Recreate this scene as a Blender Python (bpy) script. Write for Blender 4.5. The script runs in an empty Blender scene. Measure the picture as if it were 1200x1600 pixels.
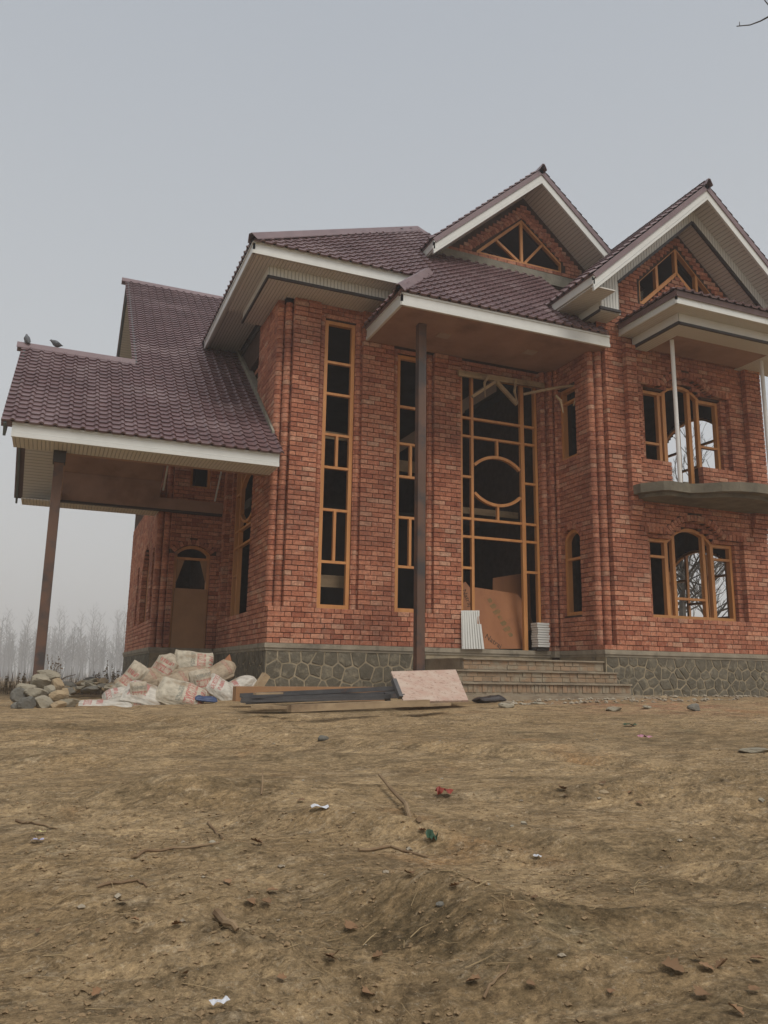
import bpy, math, random
import numpy as np
from mathutils import Vector, Matrix

random.seed(7)
RNG = np.random.default_rng(7)
S = bpy.context.scene
COL = S.collection

# ---------------------------------------------------------------- camera
FPX, PITCH, YAW, ROLL = 1250.0, math.radians(11.489), math.radians(22.387), math.radians(0.905)
_h = Vector((math.sin(YAW), math.cos(YAW), 0))
FWD = (_h * math.cos(PITCH) + Vector((0, 0, 1)) * math.sin(PITCH)).normalized()
_r = Vector((math.cos(YAW), -math.sin(YAW), 0))
_u = _r.cross(FWD)
RIGHT = math.cos(ROLL) * _r + math.sin(ROLL) * _u
UP = -math.sin(ROLL) * _r + math.cos(ROLL) * _u
cam_data = bpy.data.cameras.new("camera")
cam = bpy.data.objects.new("camera", cam_data)
COL.objects.link(cam)
cam_data.sensor_fit = 'VERTICAL'
cam_data.sensor_height = 36.0
cam_data.lens = FPX / 1600.0 * 36.0
cam_data.clip_start = 0.05
cam_data.clip_end = 4000.0
cam.matrix_world = Matrix((
    (RIGHT.x, UP.x, -FWD.x, 0), (RIGHT.y, UP.y, -FWD.y, 0), (RIGHT.z, UP.z, -FWD.z, 0), (0, 0, 0, 1)))
S.camera = cam

# ---------------------------------------------------------------- sky, sun, exposure
SUN_EL, SUN_ROT = math.radians(56), math.radians(168)
world = bpy.data.worlds.new("World")
S.world = world
world.use_nodes = True
wn, wl = world.node_tree.nodes, world.node_tree.links
wn.clear()
sky = wn.new('ShaderNodeTexSky')
sky.sky_type = 'NISHITA'
sky.sun_disc = False
sky.sun_elevation = SUN_EL
sky.sun_rotation = SUN_ROT
sky.air_density = 1.0
sky.dust_density = 7.0
sky.ozone_density = 1.0
hs = wn.new('ShaderNodeHueSaturation')
hs.inputs['Saturation'].default_value = 0.35
# a fog-filled winter sky is nearly even: blend the clear sky towards the grey of the fog layer above the yard
fogmix = wn.new('ShaderNodeMix')
fogmix.data_type = 'RGBA'
fogmix.inputs['Factor'].default_value = 0.86
tc = wn.new('ShaderNodeTexCoord')
sxyz = wn.new('ShaderNodeSeparateXYZ')
wl.new(tc.outputs['Generated'], sxyz.inputs[0])
fr_ = wn.new('ShaderNodeValToRGB')           # fog thins upwards: pale near the horizon, greyer blue overhead
fe = fr_.color_ramp.elements
fe[0].position = 0.0; fe[0].color = (0.93, 0.925, 0.90, 1)
fe[1].position = 0.75; fe[1].color = (0.615, 0.67, 0.75, 1)
fm = fe.new(0.32); fm.color = (0.80, 0.84, 0.875, 1)
wl.new(sxyz.outputs[2], fr_.inputs[0])
fsc = wn.new('ShaderNodeVectorMath'); fsc.operation = 'SCALE'
fsc.inputs['Scale'].default_value = 6.6
wl.new(fr_.outputs[0], fsc.inputs[0])
wl.new(fsc.outputs[0], fogmix.inputs['B'])
bg = wn.new('ShaderNodeBackground')
bg.inputs['Strength'].default_value = 0.078
wo = wn.new('ShaderNodeOutputWorld')
wl.new(sky.outputs[0], hs.inputs['Color'])
wl.new(hs.outputs[0], fogmix.inputs['A'])
wl.new(fogmix.outputs['Result'], bg.inputs['Color'])
wl.new(bg.outputs[0], wo.inputs['Surface'])
sun_d = bpy.data.lights.new("sun", 'SUN')
sun_d.energy = 1.5
sun_d.angle = math.radians(28)
sun_d.color = (1.0, 0.955, 0.895)
sun = bpy.data.objects.new("sun", sun_d)
COL.objects.link(sun)
sv = Vector((math.cos(SUN_EL) * math.sin(SUN_ROT), math.cos(SUN_EL) * math.cos(SUN_ROT), math.sin(SUN_EL)))
sun.rotation_euler = (-sv).to_track_quat('-Z', 'Y').to_euler()
sun.location = sv * 60
S.view_settings.view_transform = 'Standard'
S.view_settings.look = 'None'
S.view_settings.gamma = 1.0
S.view_settings.use_curve_mapping = False
S.view_settings.exposure = 0.5
S.render.engine = 'CYCLES'
S.cycles.use_denoising = True
S.cycles.max_bounces = 6
S.cycles.diffuse_bounces = 4
S.cycles.glossy_bounces = 2
S.cycles.volume_bounces = 1


def at(px, py, Y):
    """point of the plane y = Y seen at photo pixel (px, py): used only to take measurements"""
    d = FWD * FPX + RIGHT * (px - 600) - UP * (py - 800)
    return d * (Y / d.y)


def atz(px, py, z):
    d = FWD * FPX + RIGHT * (px - 600) - UP * (py - 800)
    return d * (z / d.z)


# ---------------------------------------------------------------- numpy noise
def _hash(ix, iy, seed):
    h = (ix.astype(np.int64) * 374761393 + iy.astype(np.int64) * 668265263 + seed * 982451653) & 0x7fffffff
    h = ((h ^ (h >> 13)) * 1274126177) & 0x7fffffff
    h = h ^ (h >> 16)
    return (h & 0xffff) / 65535.0


def vnoise(x, y, seed=0):
    ix, iy = np.floor(x), np.floor(y)
    fx, fy = x - ix, y - iy
    fx = fx * fx * (3 - 2 * fx); fy = fy * fy * (3 - 2 * fy)
    a = _hash(ix, iy, seed); b = _hash(ix + 1, iy, seed)
    c = _hash(ix, iy + 1, seed); d = _hash(ix + 1, iy + 1, seed)
    return (a * (1 - fx) + b * fx) * (1 - fy) + (c * (1 - fx) + d * fx) * fy - 0.5


def fbm(x, y, oct=4, seed=0):
    s = 0; a = 1.0
    for o in range(oct):
        s = s + a * vnoise(x * 2 ** o + 17.3 * o, y * 2 ** o - 9.1 * o, seed + o)
        a *= 0.5
    return s


# ---------------------------------------------------------------- materials
def mat(name, base, rough=0.8, spec=0.3, metal=0.0, var=0.0, scale=4.0, detail=6.0, base2=None, bump=0.0,
        bscale=40.0, stain=None, stain_scale=2.0, stain_lo=0.55, stain_hi=0.75, stripes=None, wood=None, rand=0.0):
    m = bpy.data.materials.new(name)
    m.use_nodes = True
    n, l = m.node_tree.nodes, m.node_tree.links
    b = n['Principled BSDF']
    b.inputs['Roughness'].default_value = rough
    b.inputs['Metallic'].default_value = metal
    b.inputs['Specular IOR Level'].default_value = spec
    geo = n.new('ShaderNodeNewGeometry')
    pos = geo.outputs['Position']

    def noise(sc, det=detail, rgh=0.6, vec=None):
        t = n.new('ShaderNodeTexNoise')
        t.inputs['Scale'].default_value = sc
        t.inputs['Detail'].default_value = det
        t.inputs['Roughness'].default_value = rgh
        l.new(vec or pos, t.inputs['Vector'])
        return t.outputs['Fac']

    def mix(a, bb, f, mode='MIX'):
        x = n.new('ShaderNodeMix')
        x.data_type = 'RGBA'
        x.blend_type = mode
        for sock, v in ((x.inputs['Factor'], f), (x.inputs['A'], a), (x.inputs['B'], bb)):
            if hasattr(v, 'is_linked'):
                l.new(v, sock)
            elif isinstance(v, (int, float)):
                sock.default_value = v
            else:
                sock.default_value = (*v, 1)
        return x.outputs['Result']

    def ramp(f, lo, hi):
        r = n.new('ShaderNodeMapRange')
        r.inputs['From Min'].default_value = lo
        r.inputs['From Max'].default_value = hi
        l.new(f, r.inputs['Value'])
        return r.outputs['Result']

    c = base
    vec = pos
    if wood:
        mp = n.new('ShaderNodeMapping')
        mp.inputs['Scale'].default_value = wood
        l.new(pos, mp.inputs['Vector'])
        vec = mp.outputs['Vector']
    b2 = base2 or tuple(x * (1 - var) for x in base)
    if var or base2:
        c = mix(base, b2, ramp(noise(scale, vec=vec), 0.35, 0.68))
    if rand:
        oi = n.new('ShaderNodeObjectInfo')
        c = mix(c, tuple(x * (1 - rand) for x in base), oi.outputs['Random'])
    if stain:
        c = mix(c, stain, ramp(noise(stain_scale, 5), stain_lo, stain_hi))
    if hasattr(c, 'is_linked'):
        l.new(c, b.inputs['Base Color'])
    else:
        b.inputs['Base Color'].default_value = (*c, 1)
    hsrc = None
    if bump:
        hsrc = noise(bscale, 4, vec=vec)
    if stripes:
        ax, per, amt = stripes
        sp = n.new('ShaderNodeSeparateXYZ')
        l.new(pos, sp.inputs[0])
        k = n.new('ShaderNodeMath'); k.operation = 'MULTIPLY'
        k.inputs[1].default_value = 1.0 / per
        l.new(sp.outputs[ax], k.inputs[0])
        f = n.new('ShaderNodeMath'); f.operation = 'PINGPONG'
        f.inputs[1].default_value = 0.5
        l.new(k.outputs[0], f.inputs[0])
        hsrc = ramp(f.outputs[0], 0.02, 0.16)
        bump = amt
        dk = mix(c, (0.18, 0.17, 0.15), ramp(f.outputs[0], 0.09, 0.0))
        l.new(dk, b.inputs['Base Color'])
    if hsrc is not None:
        bn = n.new('ShaderNodeBump')
        bn.inputs['Strength'].default_value = min(bump, 1.0)
        bn.inputs['Distance'].default_value = 0.01
        l.new(hsrc, bn.inputs['Height'])
        l.new(bn.outputs[0], b.inputs['Normal'])
    return m


def brick_material(name, c1, c2, c3):
    m = bpy.data.materials.new(name)
    m.use_nodes = True
    n, l = m.node_tree.nodes, m.node_tree.links
    b = n['Principled BSDF']
    b.inputs['Roughness'].default_value = 0.9
    b.inputs['Specular IOR Level'].default_value = 0.15
    at_ = n.new('ShaderNodeAttribute'); at_.attribute_name = 'rnd'
    oi = n.new('ShaderNodeObjectInfo')
    ad = n.new('ShaderNodeMath'); ad.operation = 'ADD'
    l.new(at_.outputs['Fac'], ad.inputs[0]); l.new(oi.outputs['Random'], ad.inputs[1])
    fr = n.new('ShaderNodeMath'); fr.operation = 'FRACT'
    l.new(ad.outputs[0], fr.inputs[0])
    cr = n.new('ShaderNodeValToRGB')
    e = cr.color_ramp.elements
    e[0].position = 0.0; e[0].color = (*c1, 1)
    e[1].position = 1.0; e[1].color = (*c3, 1)
    for p, c in ((0.12, tuple(x * .8 for x in c2)), (0.3, c2), (0.93, (0.52, 0.30, 0.20)), (0.62, tuple(0.5 * (x + y) for x, y in zip(c2, c3))), (0.86, tuple(x * 1.05 for x in c3))):
        x = e.new(p); x.color = (*c, 1)
    l.new(fr.outputs[0], cr.inputs[0])
    geo = n.new('ShaderNodeNewGeometry')

    def noise(sc, det, rg=0.6):
        t = n.new('ShaderNodeTexNoise')
        t.inputs['Scale'].default_value = sc; t.inputs['Detail'].default_value = det
        t.inputs['Roughness'].default_value = rg
        l.new(geo.outputs['Position'], t.inputs['Vector'])
        return t.outputs['Fac']

    def rng(f, lo, hi, a=0.0, bb=1.0):
        r = n.new('ShaderNodeMapRange')
        for k, v in (('From Min', lo), ('From Max', hi), ('To Min', a), ('To Max', bb)):
            r.inputs[k].default_value = v
        l.new(f, r.inputs['Value'])
        return r.outputs['Result']

    def mix(a, bb, f):
        x = n.new('ShaderNodeMix'); x.data_type = 'RGBA'
        l.new(f, x.inputs['Factor']); l.new(a, x.inputs['A'])
        x.inputs['B'].default_value = (*bb, 1)
        return x.outputs['Result']
    c = cr.outputs[0]
    c = mix(c, (0.20, 0.06, 0.038), rng(noise(30, 4), 0.5, 0.75, 0, 0.65))
    c = mix(c, (0.50, 0.36, 0.27), rng(noise(14, 6, 0.75), 0.55, 0.70, 0, 0.55))
    c = mix(c, (0.62, 0.55, 0.47), rng(noise(6.5, 9, 0.85), 0.60, 0.67, 0, 0.6))
    c = mix(c, (0.17, 0.070, 0.050), rng(noise(0.9, 6, .7), 0.46, 0.70, 0, 0.6))
    c = mix(c, (0.36, 0.26, 0.19), rng(noise(1.7, 8, .8), 0.56, 0.74, 0, 0.45))
    mm = n.new('ShaderNodeMix'); mm.data_type = 'RGBA'; mm.blend_type = 'MULTIPLY'; mm.inputs['Factor'].default_value = 1.0
    l.new(c, mm.inputs['A']); l.new(rng(noise(19, 9, 0.85), 0.36, 0.64, 0.60, 1.30), mm.inputs['B'])
    c = mm.outputs['Result']
    c = mix(c, (0.66, 0.60, 0.53), rng(noise(11, 9, 0.9), 0.615, 0.66, 0, 0.6))
    l.new(c, b.inputs['Base Color'])
    bn = n.new('ShaderNodeBump'); bn.inputs['Strength'].default_value = 0.6; bn.inputs['Distance'].default_value = 0.006
    l.new(noise(90, 5, 0.7), bn.inputs['Height']); l.new(bn.outputs[0], b.inputs['Normal'])
    return m


M = {}
M['brick'] = brick_material('brick', (0.32, 0.108, 0.064), (0.44, 0.168, 0.098), (0.53, 0.238, 0.145))
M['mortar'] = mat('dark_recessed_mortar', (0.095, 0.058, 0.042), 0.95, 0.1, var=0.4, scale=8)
M['tile'] = mat('maroon_tile_sheet', (0.158, 0.092, 0.094), 0.42, 0.5, var=0.3, stain=(0.25, 0.18, 0.18), stain_scale=1.3, stain_lo=0.5, stain_hi=0.75, scale=3.0, bump=0.08, bscale=160)
M['cap'] = mat('maroon_cap_sheet', (0.20, 0.135, 0.138), 0.38, 0.5, var=0.2, scale=3)
M['fascia'] = mat('off_white_fascia', (0.66, 0.66, 0.62), 0.33, 0.5, var=0.08, scale=2.5, stain=(0.45, 0.42, 0.36), stain_scale=3, stain_lo=0.62, stain_hi=0.85)
M['soff_x'] = mat('pale_soffit_ribbed_x', (0.60, 0.57, 0.52), 0.5, 0.35, stripes=(0, 0.055, 0.8))
M['soff_y'] = mat('pale_soffit_ribbed_y', (0.60, 0.57, 0.52), 0.5, 0.35, stripes=(1, 0.055, 0.8))
M['band'] = mat('white_ribbed_panel', (0.66, 0.66, 0.61), 0.3, 0.5, stripes=(0, 0.06, 0.9))
M['trim'] = mat('dark_trim', (0.045, 0.037, 0.035), 0.5, 0.4, var=0.2)
M['edge'] = mat('green_grey_verge', (0.11, 0.135, 0.135), 0.4, 0.5, var=0.2)
M['wood'] = mat('orange_varnished_timber', (0.58, 0.27, 0.092), 0.5, 0.4, base2=(0.46, 0.195, 0.062), scale=9, wood=(1, 1, 0.15), bump=0.1, bscale=30)
M['plank'] = mat('raw_sawn_timber', (0.42, 0.31, 0.19), 0.85, 0.2, base2=(0.27, 0.19, 0.115), scale=7, wood=(0.2, 1, 1), bump=0.3, bscale=25, stain=(0.16, 0.11, 0.07), stain_scale=4)
M['ply'] = mat('reddish_plywood', (0.36, 0.155, 0.066), 0.6, 0.35, base2=(0.28, 0.112, 0.046), scale=3.2, wood=(1, 1, 0.35), stain=(0.22, 0.085, 0.036), stain_scale=1.7)
M['ply2'] = mat('tan_plywood', (0.36, 0.20, 0.10), 0.7, 0.3, base2=(0.29, 0.155, 0.075), scale=3)
M['plyceil'] = mat('brown_plywood_ceiling', (0.35, 0.215, 0.155), 0.7, 0.3, base2=(0.27, 0.158, 0.112), scale=2.2, stain=(0.18, 0.105, 0.075), stain_scale=1.1, stain_lo=0.55, stain_hi=0.8)
M['board'] = mat('weathered_pinkish_board', (0.52, 0.41, 0.33), 0.85, 0.2, base2=(0.45, 0.30, 0.235), scale=7, detail=9, stain=(0.25, 0.15, 0.11), stain_scale=22, stain_lo=0.56, stain_hi=0.70)
M['rust'] = mat('rusty_steel', (0.10, 0.060, 0.042), 0.7, 0.4, base2=(0.14, 0.072, 0.046), scale=3.5, wood=(1, 1, 0.35), stain=(0.055, 0.045, 0.042), stain_scale=2.2, stain_lo=0.45, stain_hi=0.6, bump=0.15, bscale=60)
M['steel'] = mat('dark_grey_steel', (0.105, 0.10, 0.098), 0.55, 0.5, metal=0.3, base2=(0.065, 0.062, 0.062), scale=6, stain=(0.13, 0.07, 0.045), stain_scale=5, stain_lo=0.62)
M['pole'] = mat('white_painted_pole', (0.72, 0.71, 0.68), 0.35, 0.5, var=0.1)
M['concrete'] = mat('raw_concrete', (0.20, 0.175, 0.13), 0.95, 0.15, base2=(0.125, 0.11, 0.082), scale=3.5, bump=0.5, bscale=25, stain=(0.11, 0.10, 0.08), stain_scale=1.5)
M['coping'] = mat('cement_coping', (0.33, 0.285, 0.215), 0.95, 0.15, base2=(0.23, 0.20, 0.15), scale=5, bump=0.4, bscale=45, stain=(0.14, 0.125, 0.10), stain_scale=2.5)
M['joint'] = mat('sandy_pointing', (0.36, 0.295, 0.20), 0.95, 0.1, base2=(0.24, 0.20, 0.135), scale=6, bump=0.5, bscale=50, stain=(0.13, 0.12, 0.10), stain_scale=2)
M['stone'] = mat('dark_rubble_stone', (0.19, 0.165, 0.120), 0.9, 0.2, base2=(0.105, 0.094, 0.070), scale=8, bump=1.0, bscale=22, stain=(0.27, 0.23, 0.16), stain_scale=9, stain_lo=0.52, stain_hi=0.72, rand=0.4)
M['worn'] = mat('worn_step_brick', (0.37, 0.26, 0.165), 0.95, 0.1, base2=(0.31, 0.165, 0.10), scale=5, bump=0.9, bscale=40, stain=(0.31, 0.255, 0.18), stain_scale=5.0, stain_lo=.45, stain_hi=.6, rand=0.3)
M['stepm'] = mat('dusty_step_cement', (0.34, 0.28, 0.20), 0.95, 0.1, base2=(0.24, 0.19, 0.135), scale=4, bump=0.7, bscale=35, stain=(0.12, 0.095, 0.07), stain_scale=1.6)
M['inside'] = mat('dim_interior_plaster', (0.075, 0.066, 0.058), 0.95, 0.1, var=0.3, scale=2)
M['white_sheet'] = mat('white_sheet', (0.66, 0.66, 0.62), 0.5, 0.4, var=0.06, stain=(0.35, 0.32, 0.28), stain_scale=14, stain_lo=0.66, stain_hi=0.74)
M['print'] = mat('dark_print', (0.06, 0.04, 0.03), 0.8, 0.2)
M['dark_patch'] = mat('damp_plywood', (0.14, 0.10, 0.062), 0.8, 0.2)
M['stamp'] = mat('faded_green_stamp', (0.17, 0.13, 0.06), 0.8, 0.2, base2=(0.30, 0.15, 0.065), scale=14)
M['recess'] = mat('lamp_recess', (0.36, 0.27, 0.21), 0.8, 0.2)
M['fillet'] = mat('cement_fillet', (0.27, 0.25, 0.20), 0.95, 0.1, base2=(0.18, 0.165, 0.13), scale=5, bump=0.5, bscale=30)


# ---------------------------------------------------------------- object helpers
def obj(name, V, F, m=None, parent=None, label=None, smooth=False, loc=None):
    me = bpy.data.meshes.new(name)
    me.from_pydata([tuple(v) for v in V], [], [tuple(f) for f in F])
    if m is not None:
        me.materials.append(m)
    if smooth:
        me.polygons.foreach_set('use_smooth', [True] * len(me.polygons))
    me.update()
    return link(name, me, parent, label, loc)


def link(name, me, parent=None, label=None, loc=None, matrix=None):
    o = bpy.data.objects.new(name, me)
    COL.objects.link(o)
    if loc is not None:
        o.location = loc
    if matrix is not None:
        o.matrix_basis = matrix
    if parent is not None:
        o.parent = parent
        if parent.type == 'EMPTY' and parent.get('_world'):
            o.matrix_parent_inverse = Matrix.Translation(-Vector(parent.location))
    if label:
        o['label'] = label
    return o


def tag(o, label=None, cat=None, group=None, kind=None):
    if label: o['label'] = label
    if cat: o['category'] = cat
    if group: o['group'] = group
    if kind: o['kind'] = kind
    return o


def empty(name, loc, label, cat, group=None, world_children=False):
    o = bpy.data.objects.new(name, None)
    COL.objects.link(o)
    o.location = loc
    o.empty_display_size = 0.2
    if world_children:
        o['_world'] = 1
    return tag(o, label, cat, group)


class MB:
    def __init__(s):
        s.V = []; s.F = []

    def add(s, V, F):
        k = len(s.V)
        s.V += [tuple(v) for v in V]
        s.F += [tuple(i + k for i in f) for f in F]
        return s

    def box(s, x0, x1, y0, y1, z0, z1):
        return s.add([(x0, y0, z0), (x1, y0, z0), (x1, y1, z0), (x0, y1, z0), (x0, y0, z1), (x1, y0, z1), (x1, y1, z1), (x0, y1, z1)],
                     [(0, 3, 2, 1), (4, 5, 6, 7), (0, 1, 5, 4), (1, 2, 6, 5), (2, 3, 7, 6), (3, 0, 4, 7)])

    def hexa(s, p):   # 8 points: bottom 4 ccw, top 4 ccw
        return s.add(p, [(0, 3, 2, 1), (4, 5, 6, 7), (0, 1, 5, 4), (1, 2, 6, 5), (2, 3, 7, 6), (3, 0, 4, 7)])

    def beam(s, a, b, w, h, up=(0, 0, 1)):
        a, b = Vector(a), Vector(b)
        d = (b - a).normalized()
        side = d.cross(Vector(up))
        if side.length < 1e-4: side = d.cross(Vector((1, 0, 0)))
        side.normalize()
        v = side.cross(d).normalized()
        P = []
        for q in (a, b):
            for sx, sy in ((-1, -1), (1, -1), (1, 1), (-1, 1)):
                P.append(q + side * (sx * w / 2) + v * (sy * h / 2))
        return s.add(P, [(3, 2, 1, 0), (4, 5, 6, 7), (0, 1, 5, 4), (1, 2, 6, 5), (2, 3, 7, 6), (3, 0, 4, 7)])

    def prism(s, poly, vec):
        """closed prism: poly list of 3-D points, extruded by vec"""
        n = len(poly); vec = Vector(vec)
        P = [Vector(p) for p in poly] + [Vector(p) + vec for p in poly]
        F = [tuple(range(n - 1, -1, -1)), tuple(range(n, 2 * n))]
        for i in range(n):
            j = (i + 1) % n
            F.append((i, j, n + j, n + i))
        return s.add(P, F)

    def tube(s, pts, rad, k=6, cap=True):
        pts = [Vector(p) for p in pts]
        n = len(pts)
        if not hasattr(rad, '__len__'): rad = [rad] * n
        base = len(s.V)
        d0 = (pts[1] - pts[0]).normalized()
        ref = Vector((0, 0, 1)) if abs(d0.z) < 0.9 else Vector((1, 0, 0))
        for i, p in enumerate(pts):
            d = (pts[min(i + 1, n - 1)] - pts[max(i - 1, 0)]).normalized()
            a = d.cross(ref)
            if a.length < 1e-5: a = d.cross(Vector((0, 1, 0)))
            a.normalize(); b = d.cross(a)
            for j in range(k):
                t = 2 * math.pi * j / k
                s.V.append(tuple(p + (a * math.cos(t) + b * math.sin(t)) * rad[i]))
        for i in range(n - 1):
            for j in range(k):
                j2 = (j + 1) % k
                s.F.append((base + i * k + j, base + i * k + j2, base + (i + 1) * k + j2, base + (i + 1) * k + j))
        if cap:
            s.F.append(tuple(base + j for j in range(k - 1, -1, -1)))
            s.F.append(tuple(base + (n - 1) * k + j for j in range(k)))
        return s

    def build(s, name, m=None, parent=None, label=None, smooth=False, loc=None):
        return obj(name, s.V, s.F, m, parent, label, smooth, loc)


def box(name, m, parent, *b, label=None):
    return MB().box(*b).build(name, m, parent, label)


class Fr:
    """wall frame: u along the wall, n outward, z up"""
    def __init__(s, O, u, n):
        s.O = Vector(O); s.u = Vector(u); s.n = Vector(n)

    def p(s, u, n, z):
        return s.O + s.u * u + s.n * n + Vector((0, 0, z))

    def off(s, n):
        return Fr(s.O + s.n * n, s.u, s.n)

    def hexa(s, mb, u0, u1, n0, n1, z0, z1):
        q = [s.p(u0, n1, z0), s.p(u1, n1, z0), s.p(u1, n0, z0), s.p(u0, n0, z0),
             s.p(u0, n1, z1), s.p(u1, n1, z1), s.p(u1, n0, z1), s.p(u0, n0, z1)]
        if s.u.cross(-s.n).z < 0:
            q = [q[1], q[0], q[3], q[2], q[5], q[4], q[7], q[6]]
        return mb.hexa(q)

    def bar(s, name, m, parent, u0, u1, n0, n1, z0, z1, label=None):
        mb = MB(); s.hexa(mb, u0, u1, n0, n1, z0, z1)
        return mb.build(name, m, parent, label)


# ---------------------------------------------------------------- repeated pieces: bricks, tiles
PIECES = {'brick': [], 'tile': [], 'round': []}     # (matrix 4x4 numpy, parent, weight, rnd)


def face_matrix(c, u, n, su, sn, sz):
    z = Vector((0, 0, 1)) if abs(n.z) < 0.9 else Vector((0, 1, 0))
    return np.array([[u.x * su, n.x * sn, z.x * sz, c.x], [u.y * su, n.y * sn, z.y * sz, c.y],
                     [u.z * su, n.z * sn, z.z * sz, c.z], [0, 0, 0, 1]])


COURSE, BL, JT = 0.08, 0.213, 0.009
Z_BASE = 0.445


def brick(fr, u0, u1, z0, z1, depth, par, seen=1.0, proud=0.0):
    jit = random.uniform(-0.0025, 0.003) + proud
    a = random.uniform(-0.0015, 0.0015)
    c = fr.p((u0 + u1) / 2, jit, (z0 + z1) / 2 + a)
    PIECES['brick'].append((face_matrix(c, fr.u, fr.n, u1 - u0, depth, z1 - z0), par, seen, random.random()))


def roundstrip(fr, u0, u1, z0, z1, par, seen=.8):
    """a column of bull-nosed bricks, one to a course"""
    k = int(math.ceil((z0 - Z_BASE) / COURSE - .3))
    while Z_BASE + (k + 1) * COURSE < z1 + .01:
        za = Z_BASE + k * COURSE
        c = fr.p((u0 + u1) / 2 + random.uniform(-.002, .002), random.uniform(-.003, .003), za + COURSE / 2)
        PIECES['round'].append((face_matrix(c, fr.u, fr.n, u1 - u0, .12, COURSE - JT + random.uniform(-.001, .001)), par, seen, random.random()))
        k += 1


def arc_R(w, r):
    return (w * w / 4 + r * r) / (2 * r)


def blocked(op, z, grow=0.0):
    """interval of u closed to bricks by opening op at height z"""
    if op['z0'] < z < op['z1']:
        return op['u0'], op['u1']
    r = op.get('rise')
    if r and z >= op['z1']:
        a0, a1 = op.get('au', (op['u0'], op['u1']))
        R = arc_R(a1 - a0, r)
        zc = op['z1'] + r - R
        q = (R + grow) ** 2 - (z - zc) ** 2
        if q > 0:
            hw = math.sqrt(q); m_ = (a0 + a1) / 2
            return m_ - hw, m_ + hw
    return None


def brickface(fr, L, z0, z1, par, ops=(), bond='run', end0='plain', end1='plain', seen=1.0, u_start=0.0, phase=0.0, top=None):
    """lay courses of brick boxes on the face; end 'corner_e'/'corner_o': this face owns even/odd courses of the corner,
    'free': the end is seen (deep brick)"""
    k0 = int(round((z0 - Z_BASE) / COURSE))
    nk = int(round((z1 - z0) / COURSE))
    for k in range(k0, k0 + nk):
        za = Z_BASE + k * COURSE
        zm = za + COURSE / 2
        if zm > z1 + 0.01: break
        s0, s1 = u_start, u_start + L
        if top:
            lim = top(zm + COURSE / 2)
            if lim is None: continue
            s0, s1 = max(s0, lim[0]), min(s1, lim[1])
            if s1 - s0 < 0.04: continue
        own0 = own1 = True
        if end0.startswith('corner'):
            own0 = (k % 2 == 0) == (end0[-1] == 'e')
            if not own0: s0 += 0.105
        if end1.startswith('corner'):
            own1 = (k % 2 == 0) == (end1[-1] == 'e')
            if not own1: s1 -= 0.105
        segs = [(s0, s1, end0 != 'plain' and own0, end1 != 'plain' and own1)]
        for op in ops:
            b = blocked(op, zm, op.get('ring', 0.0))
            if not b: continue
            ns = []
            for a0, a1, f0, f1 in segs:
                if b[1] <= a0 or b[0] >= a1: ns.append((a0, a1, f0, f1)); continue
                if b[0] > a0 + 0.015: ns.append((a0, b[0], f0, True))
                if b[1] < a1 - 0.015: ns.append((b[1], a1, True, f1))
            segs = ns
        # absolute joints of this course
        if bond == 'fle':
            mod = BL + 0.112
            off = (k % 2) * mod * 0.5 + random.uniform(-0.012, 0.012)
            joints = []
            x = -mod * 2 + off + phase
            while x < s1 + 1:
                joints += [x, x + BL]; x += mod
        else:
            off = (k % 2) * BL * 0.5 + random.uniform(-0.010, 0.010)
            joints = [i * BL + off + phase % BL for i in range(int(s0 / BL) - 3, int(s1 / BL) + 3)]
        for a0, a1, f0, f1 in segs:
            js = [a0] + [j for j in joints if a0 + 0.045 < j < a1 - 0.045] + [a1]
            for i in range(len(js) - 1):
                d = 0.05
                if (i == 0 and f0) or (i == len(js) - 2 and f1): d = 0.11
                ja = 0 if i == 0 else JT * .42
                jb = 0 if i == len(js) - 2 else JT * .42
                brick(fr, js[i] + ja, js[i + 1] - jb, za + JT / 2 + random.uniform(-.001, .001), za + COURSE - JT / 2, d, par, seen)


def arch_ring(fr, op, par, h=0.105, seen=0.6, proud=0.004):
    a0, a1 = op.get('au', (op['u0'], op['u1']))
    R = arc_R(a1 - a0, op['rise'])
    zc = op['z1'] + op['rise'] - R
    um = (a0 + a1) / 2
    t = math.asin(min(1, (a1 - a0) / 2 / R))
    n = max(5, int(2 * t * (R + h / 2) / 0.078))
    for i in range(n):
        an = -t + 2 * t * (i + 0.5) / n
        d = Vector((0, 0, 1)) * math.cos(an) + fr.u * math.sin(an)     # radial
        s = fr.u * math.cos(an) - Vector((0, 0, 1)) * math.sin(an)     # tangential
        c = fr.p(um, proud, zc) + d * (R + h / 2)
        w = 2 * t * (R + h / 2) / n - 0.010
        mt = np.array([[s.x * w, fr.n.x * .11, d.x * h, c.x], [s.y * w, fr.n.y * .11, d.y * h, c.y], [s.z * w, fr.n.z * .11, d.z * h, c.z], [0, 0, 0, 1]])
        PIECES['brick'].append((mt, par, seen, random.random()))


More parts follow.
